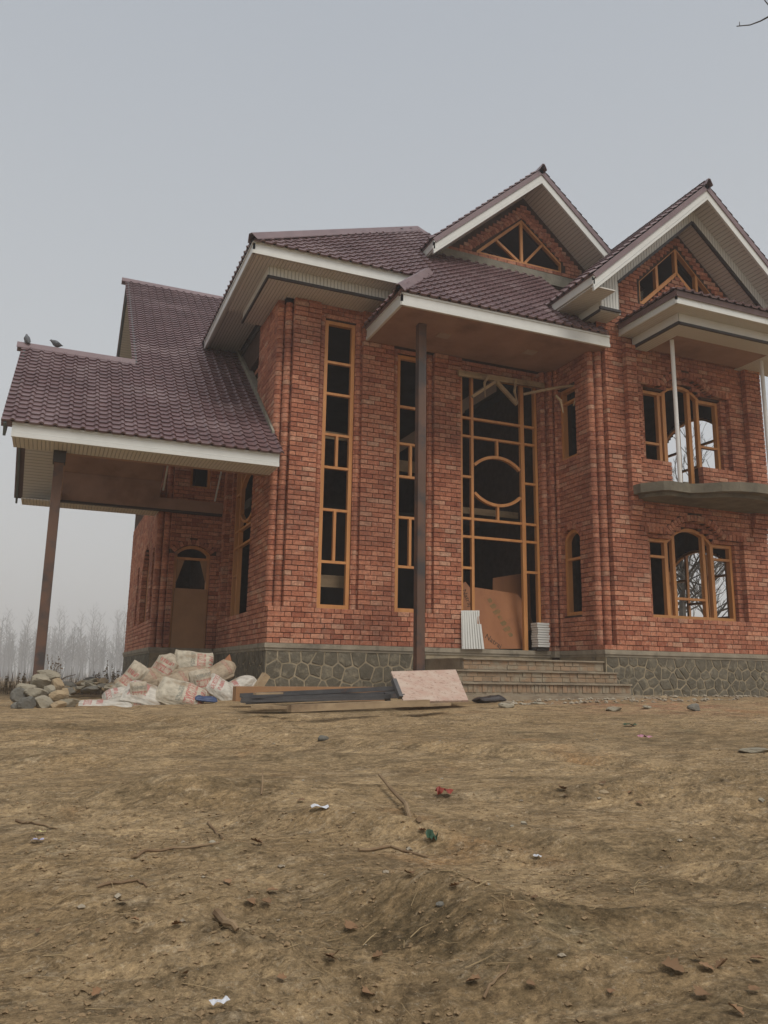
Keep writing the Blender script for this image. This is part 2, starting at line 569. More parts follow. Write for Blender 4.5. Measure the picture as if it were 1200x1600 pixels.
def core(name, fr, u0, u1, z0, z1, ops, par, back=0.22, m=None, front=0.018):
    """the solid wall behind the bricks, with its openings cut out (cells of a grid, only the needed faces)"""
    us, zs = {u0, u1}, {z0, z1}
    cut = []
    for op in ops:
        cut.append((op['u0'] - .012, op['u1'] + .012, op['z0'] - .004, op['z1'] + .004))
        if op.get('rise'):
            a0, a1 = op.get('au', (op['u0'], op['u1']))
            N = 7
            for i in range(N):
                za = op['z1'] + op['rise'] * i / N
                b = blocked(op, za + op['rise'] / N / 2)
                if b: cut.append((b[0] - .012, b[1] + .012, za, op['z1'] + op['rise'] * (i + 1) / N))
    for c in cut:
        for v in c[:2]:
            if u0 < v < u1: us.add(v)
        for v in c[2:]:
            if z0 < v < z1: zs.add(v)
    us, zs = sorted(us), sorted(zs)
    nu, nz = len(us) - 1, len(zs) - 1
    full = np.ones((nu, nz), bool)
    for i in range(nu):
        for j in range(nz):
            um, zm = (us[i] + us[i + 1]) / 2, (zs[j] + zs[j + 1]) / 2
            for c in cut:
                if c[0] < um < c[1] and c[2] < zm < c[3]: full[i, j] = False
    mb = MB()
    for i in range(nu):
        j = 0
        while j < nz:
            if not full[i, j]: j += 1; continue
            j2 = j
            while j2 < nz and full[i, j2]: j2 += 1
            fr.hexa(mb, us[i], us[i + 1], -back, -front, zs[j], zs[j2])
            j = j2
    return mb.build(name, m or M['mortar'], par)

# ================================================================ the house
house = empty('brick_house', (6.0, 12.0, -0.27),
              'unfinished two storey red brick house with maroon tiled gable roofs and orange timber window frames', 'house', world_children=True)
X0, Y0, X1, Y1 = 3.04, 11.95, 8.22, 10.60
XR = 11.93                      # right end of the house
YD = 16.0                       # front wall of the rear left wing
XW = 1.81                       # left wall of the rear left wing
ux, uy = Vector((1, 0, 0)), Vector((0, 1, 0))
F0 = Fr((0, Y0, 0), ux, (0, -1, 0))            # main front
FL = Fr((X0, 0, 0), uy, (-1, 0, 0))            # left wall of the front block (u = world y)
FR = Fr((X1, 0, 0), uy, (-1, 0, 0))            # left facing return of the right wing
F1 = Fr((0, Y1, 0), ux, (0, -1, 0))            # right wing front
FD = Fr((0, YD, 0), ux, (0, -1, 0))            # rear wing front
FW = Fr((XW, 0, 0), uy, (-1, 0, 0))            # rear wing left wall
FS = Fr((XR, 0, 0), uy, (1, 0, 0))             # right side wall

ZS = Z_BASE + 7 * COURSE        # sill course top 1.005
opW1 = dict(u0=3.835, u1=4.385, z0=ZS, z1=5.865)
opW2 = dict(u0=5.165, u1=5.735, z0=ZS, z1=5.475)
opM = dict(u0=6.39, u1=8.0, z0=Z_BASE - 0.02, z1=5.36)
# ---- main front
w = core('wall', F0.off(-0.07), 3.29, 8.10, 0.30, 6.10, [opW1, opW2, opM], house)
FRONT = w
brickface(F0, 3.32, Z_BASE, ZS, w, bond='fle', u_start=X0, end0='corner_e', end1='free', ops=[])
brickface(F0, opM['u0'] - 6.36, Z_BASE, ZS, w, bond='fle', u_start=6.36) if opM['u0'] > 6.40 else None
# bays one step back (they run over the windows)
Fb = F0.off(-0.07)
for a, b, op, zt in ((3.73, 4.50, opW1, 6.10), (5.07, 5.84, opW2, 5.60)):
    brickface(Fb, b - a, ZS, zt, w, ops=[op], u_start=a)
brickface(Fb, 0.11, ZS, 5.58, w, u_start=6.28, ops=[opM])
brickface(Fb, 8.12 - 6.36, 5.34, 5.60, w, u_start=6.36, ops=[opM], seen=0.5)
# piers
for a, b, zt in ((3.28, 3.73, 6.10), (4.50, 5.07, 6.10), (5.84, 6.36, 5.60)):
    brickface(F0, b - a, ZS, zt, w, u_start=a, end0='free', end1='free', phase=a)
    MBp = MB(); F0.hexa(MBp, a + .012, b - .012, -0.10, -0.013, ZS - 0.02, zt - .01); MBp.build('pier_core', M['mortar'], w)
    for i_ in range(3):
        zc_ = zt - (3 - i_) * COURSE
        k_ = Z_BASE + math.floor((zc_ - Z_BASE) / COURSE) * COURSE
        fq = F0.off(.016 * (i_ + 1))
        n__ = max(2, round((b - a) / BL))
        for q in range(n__):
            brick(fq, a - .008 + (b - a + .016) * q / n__ + .004, a - .008 + (b - a + .016) * (q + 1) / n__ - .004, k_ + .004, k_ + COURSE - .005, .10, w, .6)
for a, b, z0_, zt in ((3.735, 3.832, ZS, 5.95), (4.390, 4.495, ZS, 5.95), (5.075, 5.162, ZS, 5.55), (5.738, 5.835, ZS, 5.55)):
    roundstrip(F0.off(-.045), a, b, z0_, zt, w, .78)
roundstrip(FR.off(.03), 11.715, 11.80, Z_BASE + COURSE, 5.6, w, .76)
roundstrip(F0.off(.05), 8.01, 8.105, Z_BASE + COURSE, 5.58, w, .77)
roundstrip(F0.off(.14), 8.125, 8.218, Z_BASE + COURSE, 5.58, w, .77)
# stepped corner strips of the front block
for i, (a, b, n) in enumerate(((3.04, 3.160, -0.15), (3.16, 3.281, -0.075))):
    f = F0.off(n)
    roundstrip(f, a, b, Z_BASE + COURSE, 6.10, w, .9)
    m_ = MB(); f.hexa(m_, a + .010, b - .004, -0.20, -0.06, Z_BASE + COURSE - .02, 6.09); m_.build('corner_core', M['mortar'], w)
# wall right of the big opening, stepping forward into the return
brickface(F0.off(-0.0), 0.12, Z_BASE, 5.60, w, u_start=8.005, ops=[], end0='free')
for a, b, n in ((8.12, 8.225, 0.11),):
    f = F0.off(n)
    brickface(f, b - a, Z_BASE, 5.60, w, u_start=a, end0='free')
    m_ = MB(); f.hexa(m_, a + .012, b + .3, -0.30, -0.012, 0.30, 5.59); m_.build('corner_core', M['mortar'], w)
m_ = MB(); F0.hexa(m_, 8.012, 8.13, -0.2, -0.012, 0.30, 5.59); m_.build('corner_core', M['mortar'], w)

# ---- left wall of the front block
opL = dict(u0=13.55, u1=15.55, z0=ZS, z1=5.45)
w = core('wall', FL, Y0 + 0.27, YD, 0.30, 6.30, [dict(u0=13.40, u1=15.70, z0=ZS, z1=5.6)], house)
WL = w
brickface(FL, YD - Y0 - 0.02, Z_BASE, ZS, w, bond='fle', u_start=Y0, end0='corner_o', seen=.8)
brickface(FL, 13.40 - (Y0 + 0.20), ZS, 6.12, w, u_start=Y0 + 0.20, end0='free', end1='free', seen=.8)
brickface(FL, YD - 15.70, ZS, 6.12, w, u_start=15.70, end0='free', seen=.5)
Fl2 = FL.off(-0.11)
brickface(Fl2, 2.3, ZS, 5.6, w, u_start=13.40, ops=[opL], seen=.4)
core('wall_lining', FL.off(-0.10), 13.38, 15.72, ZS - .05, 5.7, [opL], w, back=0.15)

# ---- rear wing: front wall with the door, left wall with three arched windows
opD = dict(u0=2.15, u1=2.86, z0=Z_BASE - 0.02, z1=2.30, rise=0.17, ring=0.10)
opU = dict(u0=2.36, u1=2.77, z0=3.64, z1=4.35)
w = core('wall', FD, XW + 0.25, X0 + .1, 0.30, 6.75, [opD, opU], house)
WD = w
brickface(FD, X0 - XW - 0.24, Z_BASE, 5.2, w, u_start=XW + 0.24, end0='free', ops=[opD, opU], seen=.5)
for a, b, n in ((XW, XW + .12, -0.15), (XW + .12, XW + .241, -0.075)):
    roundstrip(FD.off(n), a, b, Z_BASE, 5.2, w, .6)
    m_ = MB(); FD.off(n).hexa(m_, a + .010, b - .004, -0.20, -0.06, .3, 5.2); m_.build('corner_core', M['mortar'], w)
arch_ring(FD, opD, w, seen=.4)
opA = [dict(u0=16.38, u1=16.72, z0=ZS, z1=2.25, rise=0.2, ring=0.0),
       dict(u0=17.25, u1=18.55, z0=ZS, z1=2.15, rise=0.50, ring=0.0),
       dict(u0=19.15, u1=19.55, z0=ZS, z1=2.2, rise=0.2, ring=0.0)]
w = core('wall', FW, YD + 0.25, 21.6, 0.30, 5.6, opA, house)
brickface(FW, 21.6 - YD - 0.20, Z_BASE, 3.6, w, u_start=YD + 0.20, end0='free', end1='free', ops=opA, seen=.5)
box('wall', M['mortar'], house, XW + .25, 5.0, 21.45, 21.6, -0.3, 5.6)

# ---- right wing: return with two narrow windows
opN = [dict(u0=11.17, u1=11.70, z0=1.04, z1=2.35, rise=0.19, ring=0.10), dict(u0=11.17, u1=11.70, z0=3.80, z1=5.14)]
w = core('wall', FR, Y1 + 0.27, 11.90, 0.30, 5.75, opN, house)
WR = w
brickface(FR, 11.84 - Y1, Z_BASE, Z_BASE + COURSE, w, bond='fle', u_start=Y1, end0='corner_o', seen=.7)
brickface(FR, 11.84 - Y1 - 0.20, Z_BASE + COURSE, 5.65, w, u_start=Y1 + 0.20, end0='free', ops=opN, seen=.7)
arch_ring(FR, opN[0], w, seen=.5)
# ---- right wing front
opLow = dict(u0=9.31, u1=11.21, z0=ZS, z1=2.37, au=(9.74, 10.76), rise=0.24, ring=0.11)
opUp = dict(u0=9.33, u1=11.11, z0=3.73, z1=5.05, au=(9.78, 10.68), rise=0.20, ring=0.11)
oLow = dict(u0=9.19, u1=11.33, z0=ZS, z1=2.42, au=(9.64, 10.86), rise=0.29, ring=0.11)
oUp = dict(u0=9.21, u1=11.23, z0=3.73, z1=5.10, au=(9.68, 10.78), rise=0.24, ring=0.11)
opDr = dict(u0=9.80, u1=10.50, z0=3.20, z1=3.75)
w = core('wall', F1, 8.475, XR - .012, 0.30, 6.0, [oLow, oUp, opDr], house)
W1_ = w
brickface(F1, XR - X1, Z_BASE, Z_BASE + COURSE, w, bond='fle', u_start=X1, end0='corner_e', end1='free', seen=.8)
brickface(F1, XR - 8.46, Z_BASE + COURSE, ZS, w, bond='fle', u_start=8.46, end0='free', end1='free', seen=.8)
brickface(F1, XR - 8.46, ZS, 5.72, w, u_start=8.46, end0='free', end1='free', ops=[oLow, oUp, opDr], seen=.8)
for i, (a, b, n) in enumerate(((8.22, 8.340, -0.15), (8.34, 8.461, -0.075))):
    f = F1.off(n)
    roundstrip(f, a, b, Z_BASE + COURSE, 5.72, w, .8)
    m_ = MB(); f.hexa(m_, a + .010, b - .004, -0.20, -0.06, Z_BASE + COURSE - .02, 5.7); m_.build('corner_core', M['mortar'], w)
arch_ring(F1, oLow, w, proud=.014); arch_ring(F1, oUp, w, proud=.014)
F1b = F1.off(-0.10)
for op in (opLow, opUp):
    brickface(F1b, 2.3, Z_BASE + math.floor((op['z0'] - Z_BASE) / COURSE + .5) * COURSE, op['z1'] + .5, w, u_start=9.12, ops=[dict(op, ring=0.0), opDr], seen=.5)
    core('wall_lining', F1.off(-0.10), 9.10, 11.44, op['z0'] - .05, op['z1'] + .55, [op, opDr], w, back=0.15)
# flat label courses each side of the arches (headers on edge)
for op, fr_ in ((oLow, F1), (oUp, F1)):
    for a, b in ((op['u0'] - .08, op['au'][0] - .04), (op['au'][1] + .04, op['u1'] + .08)):
        n_ = int((b - a) / 0.076)
        for i in range(n_):
            uu = a + (b - a) * (i + .5) / n_
            brick(fr_.off(0.012), uu - 0.033, uu + 0.033, op['z1'] + .004, op['z1'] + 0.11, 0.08, w, .6)
# upper piers on corbels
for a, b in ((8.82, 9.03), (11.55, 11.92)):
    f = F1.off(0.12)
    brickface(f, b - a, Z_BASE + 30 * COURSE, 5.72, w, u_start=a, end0='free', end1='free', phase=a)
    m_ = MB(); F1.hexa(m_, a + .012, b - .012, -0.02, 0.107, Z_BASE + 30 * COURSE + .01, 5.70); m_.build('pier_core', M['mortar'], w)
    for i in range(4):
        fc = F1.off(0.03 * (i + 1) - 0.01)
        z = Z_BASE + (26 + i) * COURSE
        brick(fc, a - .0, b, z + .004, z + COURSE - .004, 0.12, w, .9)
# ---- right side wall with an opening on each floor, back walls
opS = [dict(u0=11.42, u1=13.02, z0=1.12, z1=2.20, rise=0.33), dict(u0=11.42, u1=13.0, z0=3.85, z1=4.92, rise=0.32)]
core('wall', FS, Y1 + .23, 15.3, 0.30, 5.95, opS, house)
core('wall', Fr((0, 15.3, 0), ux, (0, 1, 0)), X1 + .25, XR - .23, 0.30, 5.9, [], house, front=0.0)
core('wall', Fr((8.45, 0, 0), uy, (-1, 0, 0)), 11.91, 20.0, 0.30, 6.0, [], house)
core('wall', Fr((0, 20.0, 0), ux, (0, 1, 0)), X0 + .1, 8.44, 0.30, 8.0, [], house, front=0.0)
core('wall', FL.off(-0.02), YD + .02, 20.0, 0.30, 6.2, [], house)
# floors and ceilings of the shell
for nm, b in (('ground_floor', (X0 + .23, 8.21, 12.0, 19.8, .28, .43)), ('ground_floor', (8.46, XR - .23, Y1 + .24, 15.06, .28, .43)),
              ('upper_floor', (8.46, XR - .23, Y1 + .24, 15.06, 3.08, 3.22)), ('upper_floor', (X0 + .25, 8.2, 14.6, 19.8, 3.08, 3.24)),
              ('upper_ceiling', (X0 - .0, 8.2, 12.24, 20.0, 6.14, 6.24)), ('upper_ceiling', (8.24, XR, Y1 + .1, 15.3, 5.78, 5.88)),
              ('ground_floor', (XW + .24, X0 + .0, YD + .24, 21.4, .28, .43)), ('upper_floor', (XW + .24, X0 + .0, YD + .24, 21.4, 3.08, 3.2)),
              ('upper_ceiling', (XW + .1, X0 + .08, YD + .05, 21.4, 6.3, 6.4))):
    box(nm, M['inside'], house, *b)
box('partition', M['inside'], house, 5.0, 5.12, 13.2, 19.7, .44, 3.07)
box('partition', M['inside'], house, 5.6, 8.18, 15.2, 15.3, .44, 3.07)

# ---- plinth: coping in two steps and polygonal rubble
plinth = MB()
zc0, zc1, zc2 = 0.335, 0.375, 0.445
GZ = -0.9


def plinth_run(fr, u0, u1, gz=GZ):
    m_ = MB(); fr.hexa(m_, u0, u1, -0.25, 0.004, gz, zc0); return m_.build('plinth', M['joint'], house)


def coping_run(fr, u0, u1, e0=0, e1=0):
    m_ = MB()
    fr.hexa(m_, u0 - e0 * .035, u1 + e1 * .035, -0.2, 0.035, zc1, zc2)
    fr.hexa(m_, u0 - e0 * .018, u1 + e1 * .018, -0.2, 0.018, zc0, zc1 - 0.001)
    return m_.build('coping', M['coping'], house)


def clip(poly, a, b, c):
    out = []
    for i in range(len(poly)):
        p, q = poly[i], poly[(i + 1) % len(poly)]
        dp, dq = a * p[0] + b * p[1] - c, a * q[0] + b * q[1] - c
        if dp <= 0: out.append(p)
        if dp * dq < 0:
            t = dp / (dp - dq)
            out.append((p[0] + (q[0] - p[0]) * t, p[1] + (q[1] - p[1]) * t))
    return out


def rubble(fr, u0, u1, z0, z1, size, par, gap=0.022):
    pts = []
    rows = max(2, int((z1 - z0) / size / .8))
    for j in range(rows):
        n = int((u1 - u0) / size)
        for i in range(n):
            pts.append((u0 + (i + .5 + (j % 2) * .5 - .25 + random.uniform(-.36, .36)) * (u1 - u0) / n,
                        z0 + (j + .5 + random.uniform(-.34, .34)) * (z1 - z0) / rows))
    for i, p in enumerate(pts):
        poly = [(u0, z0), (u1, z0), (u1, z1), (u0, z1)]
        for j, q in enumerate(pts):
            if i == j or abs(q[0] - p[0]) > 4 * size or not poly: continue
            a, b = q[0] - p[0], q[1] - p[1]
            l_ = math.hypot(a, b)
            if l_ < 1e-6: continue
            a, b = a / l_, b / l_
            poly = clip(poly, a, b, a * (p[0] + q[0]) / 2 + b * (p[1] + q[1]) / 2 - gap / 2)
        if len(poly) < 3: continue
        cx = sum(x for x, _ in poly) / len(poly); cz = sum(z for _, z in poly) / len(poly)
        A = abs(sum(poly[k][0] * poly[(k + 1) % len(poly)][1] - poly[(k + 1) % len(poly)][0] * poly[k][1] for k in range(len(poly)))) / 2
        if A < 0.003: continue
        V, F = [], []
        n = len(poly)
        pr = random.uniform(0.004, 0.013)
        # round the corners: cut each corner
        pp = []
        for k in range(n):
            a, b, c = poly[k - 1], poly[k], poly[(k + 1) % n]
            pp.append((b[0] + (a[0] - b[0]) * .09, b[1] + (a[1] - b[1]) * .09))
            pp.append((b[0] + (c[0] - b[0]) * .09, b[1] + (c[1] - b[1]) * .09))
        n = len(pp)
        for s_, d_ in ((1, 0.0), (0.985, pr * .7), (0.86, pr)):
            for (x, z) in pp:
                V.append(fr.p(cx + (x - cx) * s_, d_ + (random.uniform(-.004, .004) if d_ else -.002), cz + (z - cz) * s_))
        for r_ in range(2):
            for k in range(n):
                k2 = (k + 1) % n
                F.append((r_ * n + k, r_ * n + k2, (r_ + 1) * n + k2, (r_ + 1) * n + k))
        V.append(fr.p(cx, pr + random.uniform(0, .008), cz))
        for k in range(n):
            F.append((2 * n + k, 2 * n + (k + 1) % n, 3 * n))
        if fr.u.cross(Vector((0, 0, 1))).dot(fr.n) < 0: F = [tuple(reversed(f)) for f in F]
        obj('stone', V, F, M['stone'], par)


p_ = plinth_run(F0, X0, 8.2); rubble(F0.off(.004), X0 + .01, 5.70, -.30, zc0 - .005, .20, p_)
coping_run(F0, X0, 8.21, 1, 0)
p_ = plinth_run(FL, Y0 + .26, YD); rubble(FL.off(.004), Y0 + .01, YD - .1, -.30, zc0 - .005, .21, p_)
coping_run(FL, Y0 + .21, YD, 0, 0)
p_ = plinth_run(F1, X1, XR); rubble(F1.off(.004), X1 + .02, XR - .02, -.32, zc0 - .005, .19, p_)
coping_run(F1, X1, XR, 1, 1)
box('coping', M['coping'], house, 8.09, 8.20, 11.80, 11.93, .335, .444)
p_ = plinth_run(FR, Y1 + .26, 11.9); coping_run(FR, Y1 + .21, 11.93)
p_ = plinth_run(FD, XW, X0 - .01); coping_run(FD, XW, X0 - .05, 1, 0)
p_ = plinth_run(FW, YD + .26, 21.6); rubble(FW.off(.004), YD + .03, 21.5, -.4, zc0 - .005, .25, p_); coping_run(FW, YD + .21, 21.6)
plinth_run(FS, Y1 + .26, 15.3)

# ---- entrance steps: three risers faced with worn brick, each its own part
for i, (xa, xb, yf, yb, zb, zt) in enumerate(((5.68, 8.20, 10.62, 11.93, -.6, .262), (5.40, 8.205, 10.30, 10.615, -.6, .088), (5.33, 8.21, 9.99, 10.295, -.6, -.085))):
    st = box('step', M['stepm'], house, xa, xb, yf + .02, yb, zb, zt - .022)
    box('tread', M['stepm'], st, xa - .01, xb, yf - .015, yb, zt - .022, zt)
    fr_ = Fr((0, yf, 0), ux, (0, -1, 0))
    z = zt - .024
    rows = [(0.07, BL * .8), (0.07, BL * .8)] if i < 2 else [(0.115, .075)]
    for k, (rh, bw) in enumerate(rows):
        x = xa + .004 - (k % 2) * .05
        while x < xb - .03:
            wv = bw * random.uniform(.75, 1.15)
            a, b = max(x, xa + .003), min(x + wv, xb - .003)
            if b - a > .03:
                m_ = MB(); pr = random.uniform(.000, .012)
                fr_.hexa(m_, a + .006, b - .006, -.05, -.018 + pr, z - rh + .006, z - .004)
                m_.build('step_brick', M['worn'], st)
            x += wv
        z -= rh
box('step', M['stepm'], house, 5.2, 8.6, 9.80, 9.985, -.6, -.262)

# ---------------------------------------------------------------- timber windows
WOOD = M['wood']


def arc_band(mb, fr, um, zc, R, w, t0, t1, n0, n1, seg=14):
    for i in range(seg):
        a, b = t0 + (t1 - t0) * i / seg, t0 + (t1 - t0) * (i + 1) / seg
        q = []
        for n_ in (n0, n1):
            for (t, r) in ((a, R - w), (b, R - w), (b, R), (a, R)):
                q.append(fr.p(um + math.sin(t) * r, n_, zc + math.cos(t) * r))
        mb.add(q, [(0, 1, 2, 3), (7, 6, 5, 4), (0, 4, 5, 1), (3, 2, 6, 7)] + ([(0, 3, 7, 4)] if i == 0 else []) + ([(1, 5, 6, 2)] if i == seg - 1 else []))
    return mb


def window(fr, op, n0, n1, fw=0.055, mull=(), trans=(), arch=True, sill=True, label=None):
    """mull: (u centre, z0, z1[, width]); trans: (z centre, u0, u1[, height])"""
    mb = MB()
    u0, u1, z0, z1 = op['u0'] + .004, op['u1'] - .004, op['z0'] + .003, op['z1'] - .004
    fr.hexa(mb, u0, u0 + fw, n0, n1, z0, z1)
    fr.hexa(mb, u1 - fw, u1, n0, n1, z0, z1)
    if sill: fr.hexa(mb, u0 + fw, u1 - fw, n0, n1, z0, z0 + fw)
    r = op.get('rise') if arch else None
    if r:
        a0, a1 = op.get('au', (op['u0'], op['u1']))
        a0 += .004; a1 -= .004
        R = arc_R(a1 - a0, r); t = math.asin((a1 - a0) / 2 / R)
        arc_band(mb, fr, (a0 + a1) / 2, z1 + r - R, R, fw, -t, t, n0, n1)
        if a0 > u0 + .1:
            fr.hexa(mb, u0 + fw, a0 + .02, n0, n1, z1 - fw, z1)
            fr.hexa(mb, a1 - .02, u1 - fw, n0, n1, z1 - fw, z1)
    else:
        fr.hexa(mb, u0 + fw, u1 - fw, n0, n1, z1 - fw, z1)
    w = mb.build('window', WOOD, house, label)
    for q in mull:
        wd = q[3] if len(q) > 3 else 0.045
        fr.bar('mullion', WOOD, w, q[0] - wd / 2, q[0] + wd / 2, n0 + .006, n1 - .006, q[1], q[2])
    for q in trans:
        h = q[3] if len(q) > 3 else 0.042
        fr.bar('transom', WOOD, w, q[1], q[2], n0 + .010, n1 - .010, q[0] - h / 2, q[0] + h / 2)
    return w


def tall_window(op, zs, mz):
    a, b = op['u0'] + .06, op['u1'] - .06
    um = (a + b) / 2
    return window(F0, op, -.185, -.105, .062, mull=[(um, z0 + .021, z1 - .021) for z0, z1 in mz], trans=[(z, a, b) for z in zs])


tall_window(opW1, (5.128, 4.573, 3.868, 3.311, 2.602, 1.753), ((3.311, 3.868), (1.753, 2.602)))
tall_window(opW2, (4.539, 3.876, 3.298, 2.592, 1.758), ((3.298, 3.876), (1.758, 2.592)))


def ring_window(fr, op, uL, uR, n0, n1, za, zb, zc_, zd, ze, zf, side_z, ring_z, ring_h):
    u0, u1 = op['u0'], op['u1']
    wL, wR = .05, .075
    z0, z1 = op['z0'], op['z1']
    w = window(fr, op, n0, n1, .05, arch=False, sill=False,
               mull=[(uL, z0, z1 - .06, wL), (uR, z0, z1 - .06, wR)],
               trans=[(z, u0 + .055, uL - wL / 2 - .002) for z in (za, zb, zc_, zd, ze, zf)] +
                     [(z, uL + wL / 2 + .002, uR - wR / 2 - .002) for z in (za, zb, zd, ze)] +
                     [(z, uR + wR / 2 + .002, u1 - .055) for z in (za, zb, zc_, zd, ze, zf)])
    um = (uL + wL / 2 + uR - wR / 2) / 2
    hw = (uR - wR / 2 - uL - wL / 2) / 2 - .003
    sag = ring_h[0] - ring_h[1]
    R = (hw * hw + sag * sag) / (2 * sag)
    t = math.asin(hw / R)
    arc_band(MB(), fr, um, ring_z + ring_h[0] - R, R, .052, -t, t, n0 + .005, n1 - .005, 20).build('ring_arc', WOOD, w)
    arc_band(MB(), fr, um, ring_z - ring_h[0] + R, R, .052, math.pi - t, math.pi + t, n0 + .005, n1 - .005, 20).build('ring_arc', WOOD, w)
    fr.bar('mullion', WOOD, w, um - .02, um + .02, n0 + .008, n1 - .008, ring_z + ring_h[0] - .006, zb - .022)
    fr.bar('mullion', WOOD, w, um - .02, um + .02, n0 + .008, n1 - .008, zd + .022, ring_z - ring_h[0] + .006)
    return w


ring_window(F0, opM, 6.645, 7.685, -.185, -.105, 4.515, 4.176, 3.435, 2.686, 2.365, 1.82, None, 3.412, (.466, .27))
ring_window(FL, opL, 13.95, 15.15, -.26, -.17, 4.515, 4.176, 3.435, 2.686, 2.365, 1.82, None, 3.25, (.50, .30))
# narrow windows of the return
for op, zt in ((opN[0], 2.02), (opN[1], 4.88)):
    window(FR, op, -.17, -.07, .06, trans=[(zt, op['u0'] + .06, op['u1'] - .06)])
# right wing, lower
a, b = opLow['au']
window(F1, opLow, -.26, -.17, .055,
       mull=[(9.72, ZS + .05, 2.40, .07), (9.885, ZS + .05, 2.50, .06), (10.565, ZS + .05, 2.53, .06), (10.745, ZS + .05, 2.41, .07)],
       trans=[(2.06, 9.37, 9.685), (2.10, 10.78, 11.15), (1.36, 9.915, 10.535)])
# right wing, upper with the balcony door in the middle
window(F1, opUp, -.26, -.17, .055, sill=False,
       mull=[(9.735, 3.735, 5.05, .06), (9.85, 3.19, 5.14, .075), (10.43, 3.19, 5.15, .075), (10.63, 3.735, 5.08, .06)],
       trans=[(4.08, 9.39, 9.70), (4.16, 10.665, 11.05), (3.76, 9.39, 9.70), (3.76, 10.665, 11.05)])
# side wall windows seen from inside
for op, zt in ((opS[0], 1.95), (opS[1], 4.62)):
    window(FS, op, -.19, -.12, .05, mull=[(11.95, op['z0'] + .05, op['z1'] + .2), (12.5, op['z0'] + .05, op['z1'] + .25)],
           trans=[(zt, 11.47, 11.92), (zt, 12.53, 12.95), (op['z0'] + .35, 11.98, 12.47)])
# rear wing
window(FD, opD, -.16, -.08, .06, sill=False, trans=[(2.20, 2.21, 2.80, .05)], label='arched door frame')
window(FD, opU, -.16, -.08, .05)
for op in opA:
    m_ = [] if op['u1'] - op['u0'] < .5 else [(17.6, ZS + .05, 2.3), (18.2, ZS + .05, 2.3)]
    window(FW, op, -.20, -.12, .05, mull=m_)
dp = box('door_panel', M['ply2'], house, 2.19, 2.83, YD + .03, YD + .055, .44, 1.60)
for s_, u_ in ((1, 2.215), (-1, 2.795)):
    MB().prism([(u_, YD + .05, 2.17), (u_ + s_ * .14, YD + .05, 2.17), (u_ + s_ * .03, YD + .05, 1.80), (u_, YD + .05, 1.72)], (0, .012, 0)).build('door_corner_board', M['ply2'], house)

# ---------------------------------------------------------------- roofs
TW, TR = 0.178, 0.162          # tile width, exposed length


def make_tile():
    prof = [(0.0, 0.0), (0.50, 0.0), (0.60, 0.006), (0.70, 0.026), (0.80, 0.030), (0.90, 0.022), (1.0, 0.0)]
    V, F = [], []
    rows = [(-0.03, 0.002), (-0.04, 0.031), (0.22, 0.027), (1.03, 0.006)]
    for (b, dz) in rows:
        for (a, h) in prof:
            V.append((a * TW, b * TR, h + dz))
    n = len(prof)
    for r in range(len(rows) - 1):
        for i in range(n - 1):
            F.append((r * n + i, r * n + i + 1, (r + 1) * n + i + 1, (r + 1) * n + i))
    return V, F


TV, TF = make_tile()


class Pl:
    """roof plane: O on the eave line, a along the eave, b up the slope"""
    def __init__(s, O, a, slope_dir, pitch):
        s.O = Vector(O); s.a = Vector(a)
        s.b = (Vector(slope_dir) + Vector((0, 0, pitch))).normalized()
        s.n = s.a.cross(s.b)
        if s.n.z < 0: s.n = -s.n
        s.h = Vector(slope_dir); s.pitch = pitch

    def pt(s, x, y):
        """point of the plane over plan position (x, y)"""
        d = Vector((x, y, 0)) - Vector((s.O.x, s.O.y, 0))
        return Vector((x, y, s.O.z + s.pitch * d.dot(s.h)))

    def ab(s, p):
        d = p - s.O
        return d.dot(s.a), d.dot(s.b)


def inside(poly, x, y):
    c = False
    for i in range(len(poly)):
        (x0, y0), (x1, y1) = poly[i - 1], poly[i]
        if (y0 > y) != (y1 > y) and x < (x1 - x0) * (y - y0) / (y1 - y0) + x0: c = not c
    return c


def roof(pl, plan, tiles=True, seen=1.0, a0=0.0, thick=0.09, over=0.0):
    P = [pl.pt(*q) for q in plan]
    mb = MB().prism([p - pl.n * thick for p in P], pl.n * (thick - .004))
    r = mb.build('roof', M['cap'], house)
    if not tiles: return r
    ab = [pl.ab(p) for p in P]
    amin, amax = min(q[0] for q in ab), max(q[0] for q in ab)
    bmin, bmax = min(q[1] for q in ab), max(q[1] for q in ab)
    j = 0
    b = bmin - over
    while b < bmax:
        a = amin + a0
        while a < amax:
            if inside(ab, a + TW / 2, max(b + TR / 2, bmin + .01)):
                c = pl.O + pl.a * a + pl.b * b
                mt = np.array([[pl.a.x, pl.b.x, pl.n.x, c.x], [pl.a.y, pl.b.y, pl.n.y, c.y], [pl.a.z, pl.b.z, pl.n.z, c.z], [0, 0, 0, 1]])
                PIECES['tile'].append((mt, r, seen, 0.0))
            a += TW
        b += TR
    return r


def cap(a, b, w=0.2, name='ridge_cap'):
    """folded ridge cap: an upside-down V along the line"""
    a, b = Vector(a), Vector(b)
    d = (b - a).normalized()
    s_ = d.cross(Vector((0, 0, 1))).normalized()
    up = s_.cross(d)
    q = []
    for p in (a, b):
        for k, h in ((-1, -.075), (-.30, .035), (.30, .035), (1, -.075)):
            q.append(p + s_ * (k * w / 2) + up * (h + .03))
    q2 = [p - up * .014 for p in q]
    return MB().add(q + q2, [(0, 4, 5, 1), (1, 5, 6, 2), (2, 6, 7, 3), (8, 9, 13, 12), (9, 10, 14, 13), (10, 11, 15, 14),
                            (0, 1, 9, 8), (1, 2, 10, 9), (2, 3, 11, 10), (4, 12, 13, 5), (5, 13, 14, 6), (6, 14, 15, 7), (0, 8, 12, 4), (3, 7, 15, 11)]).build(name, M['cap'], house)


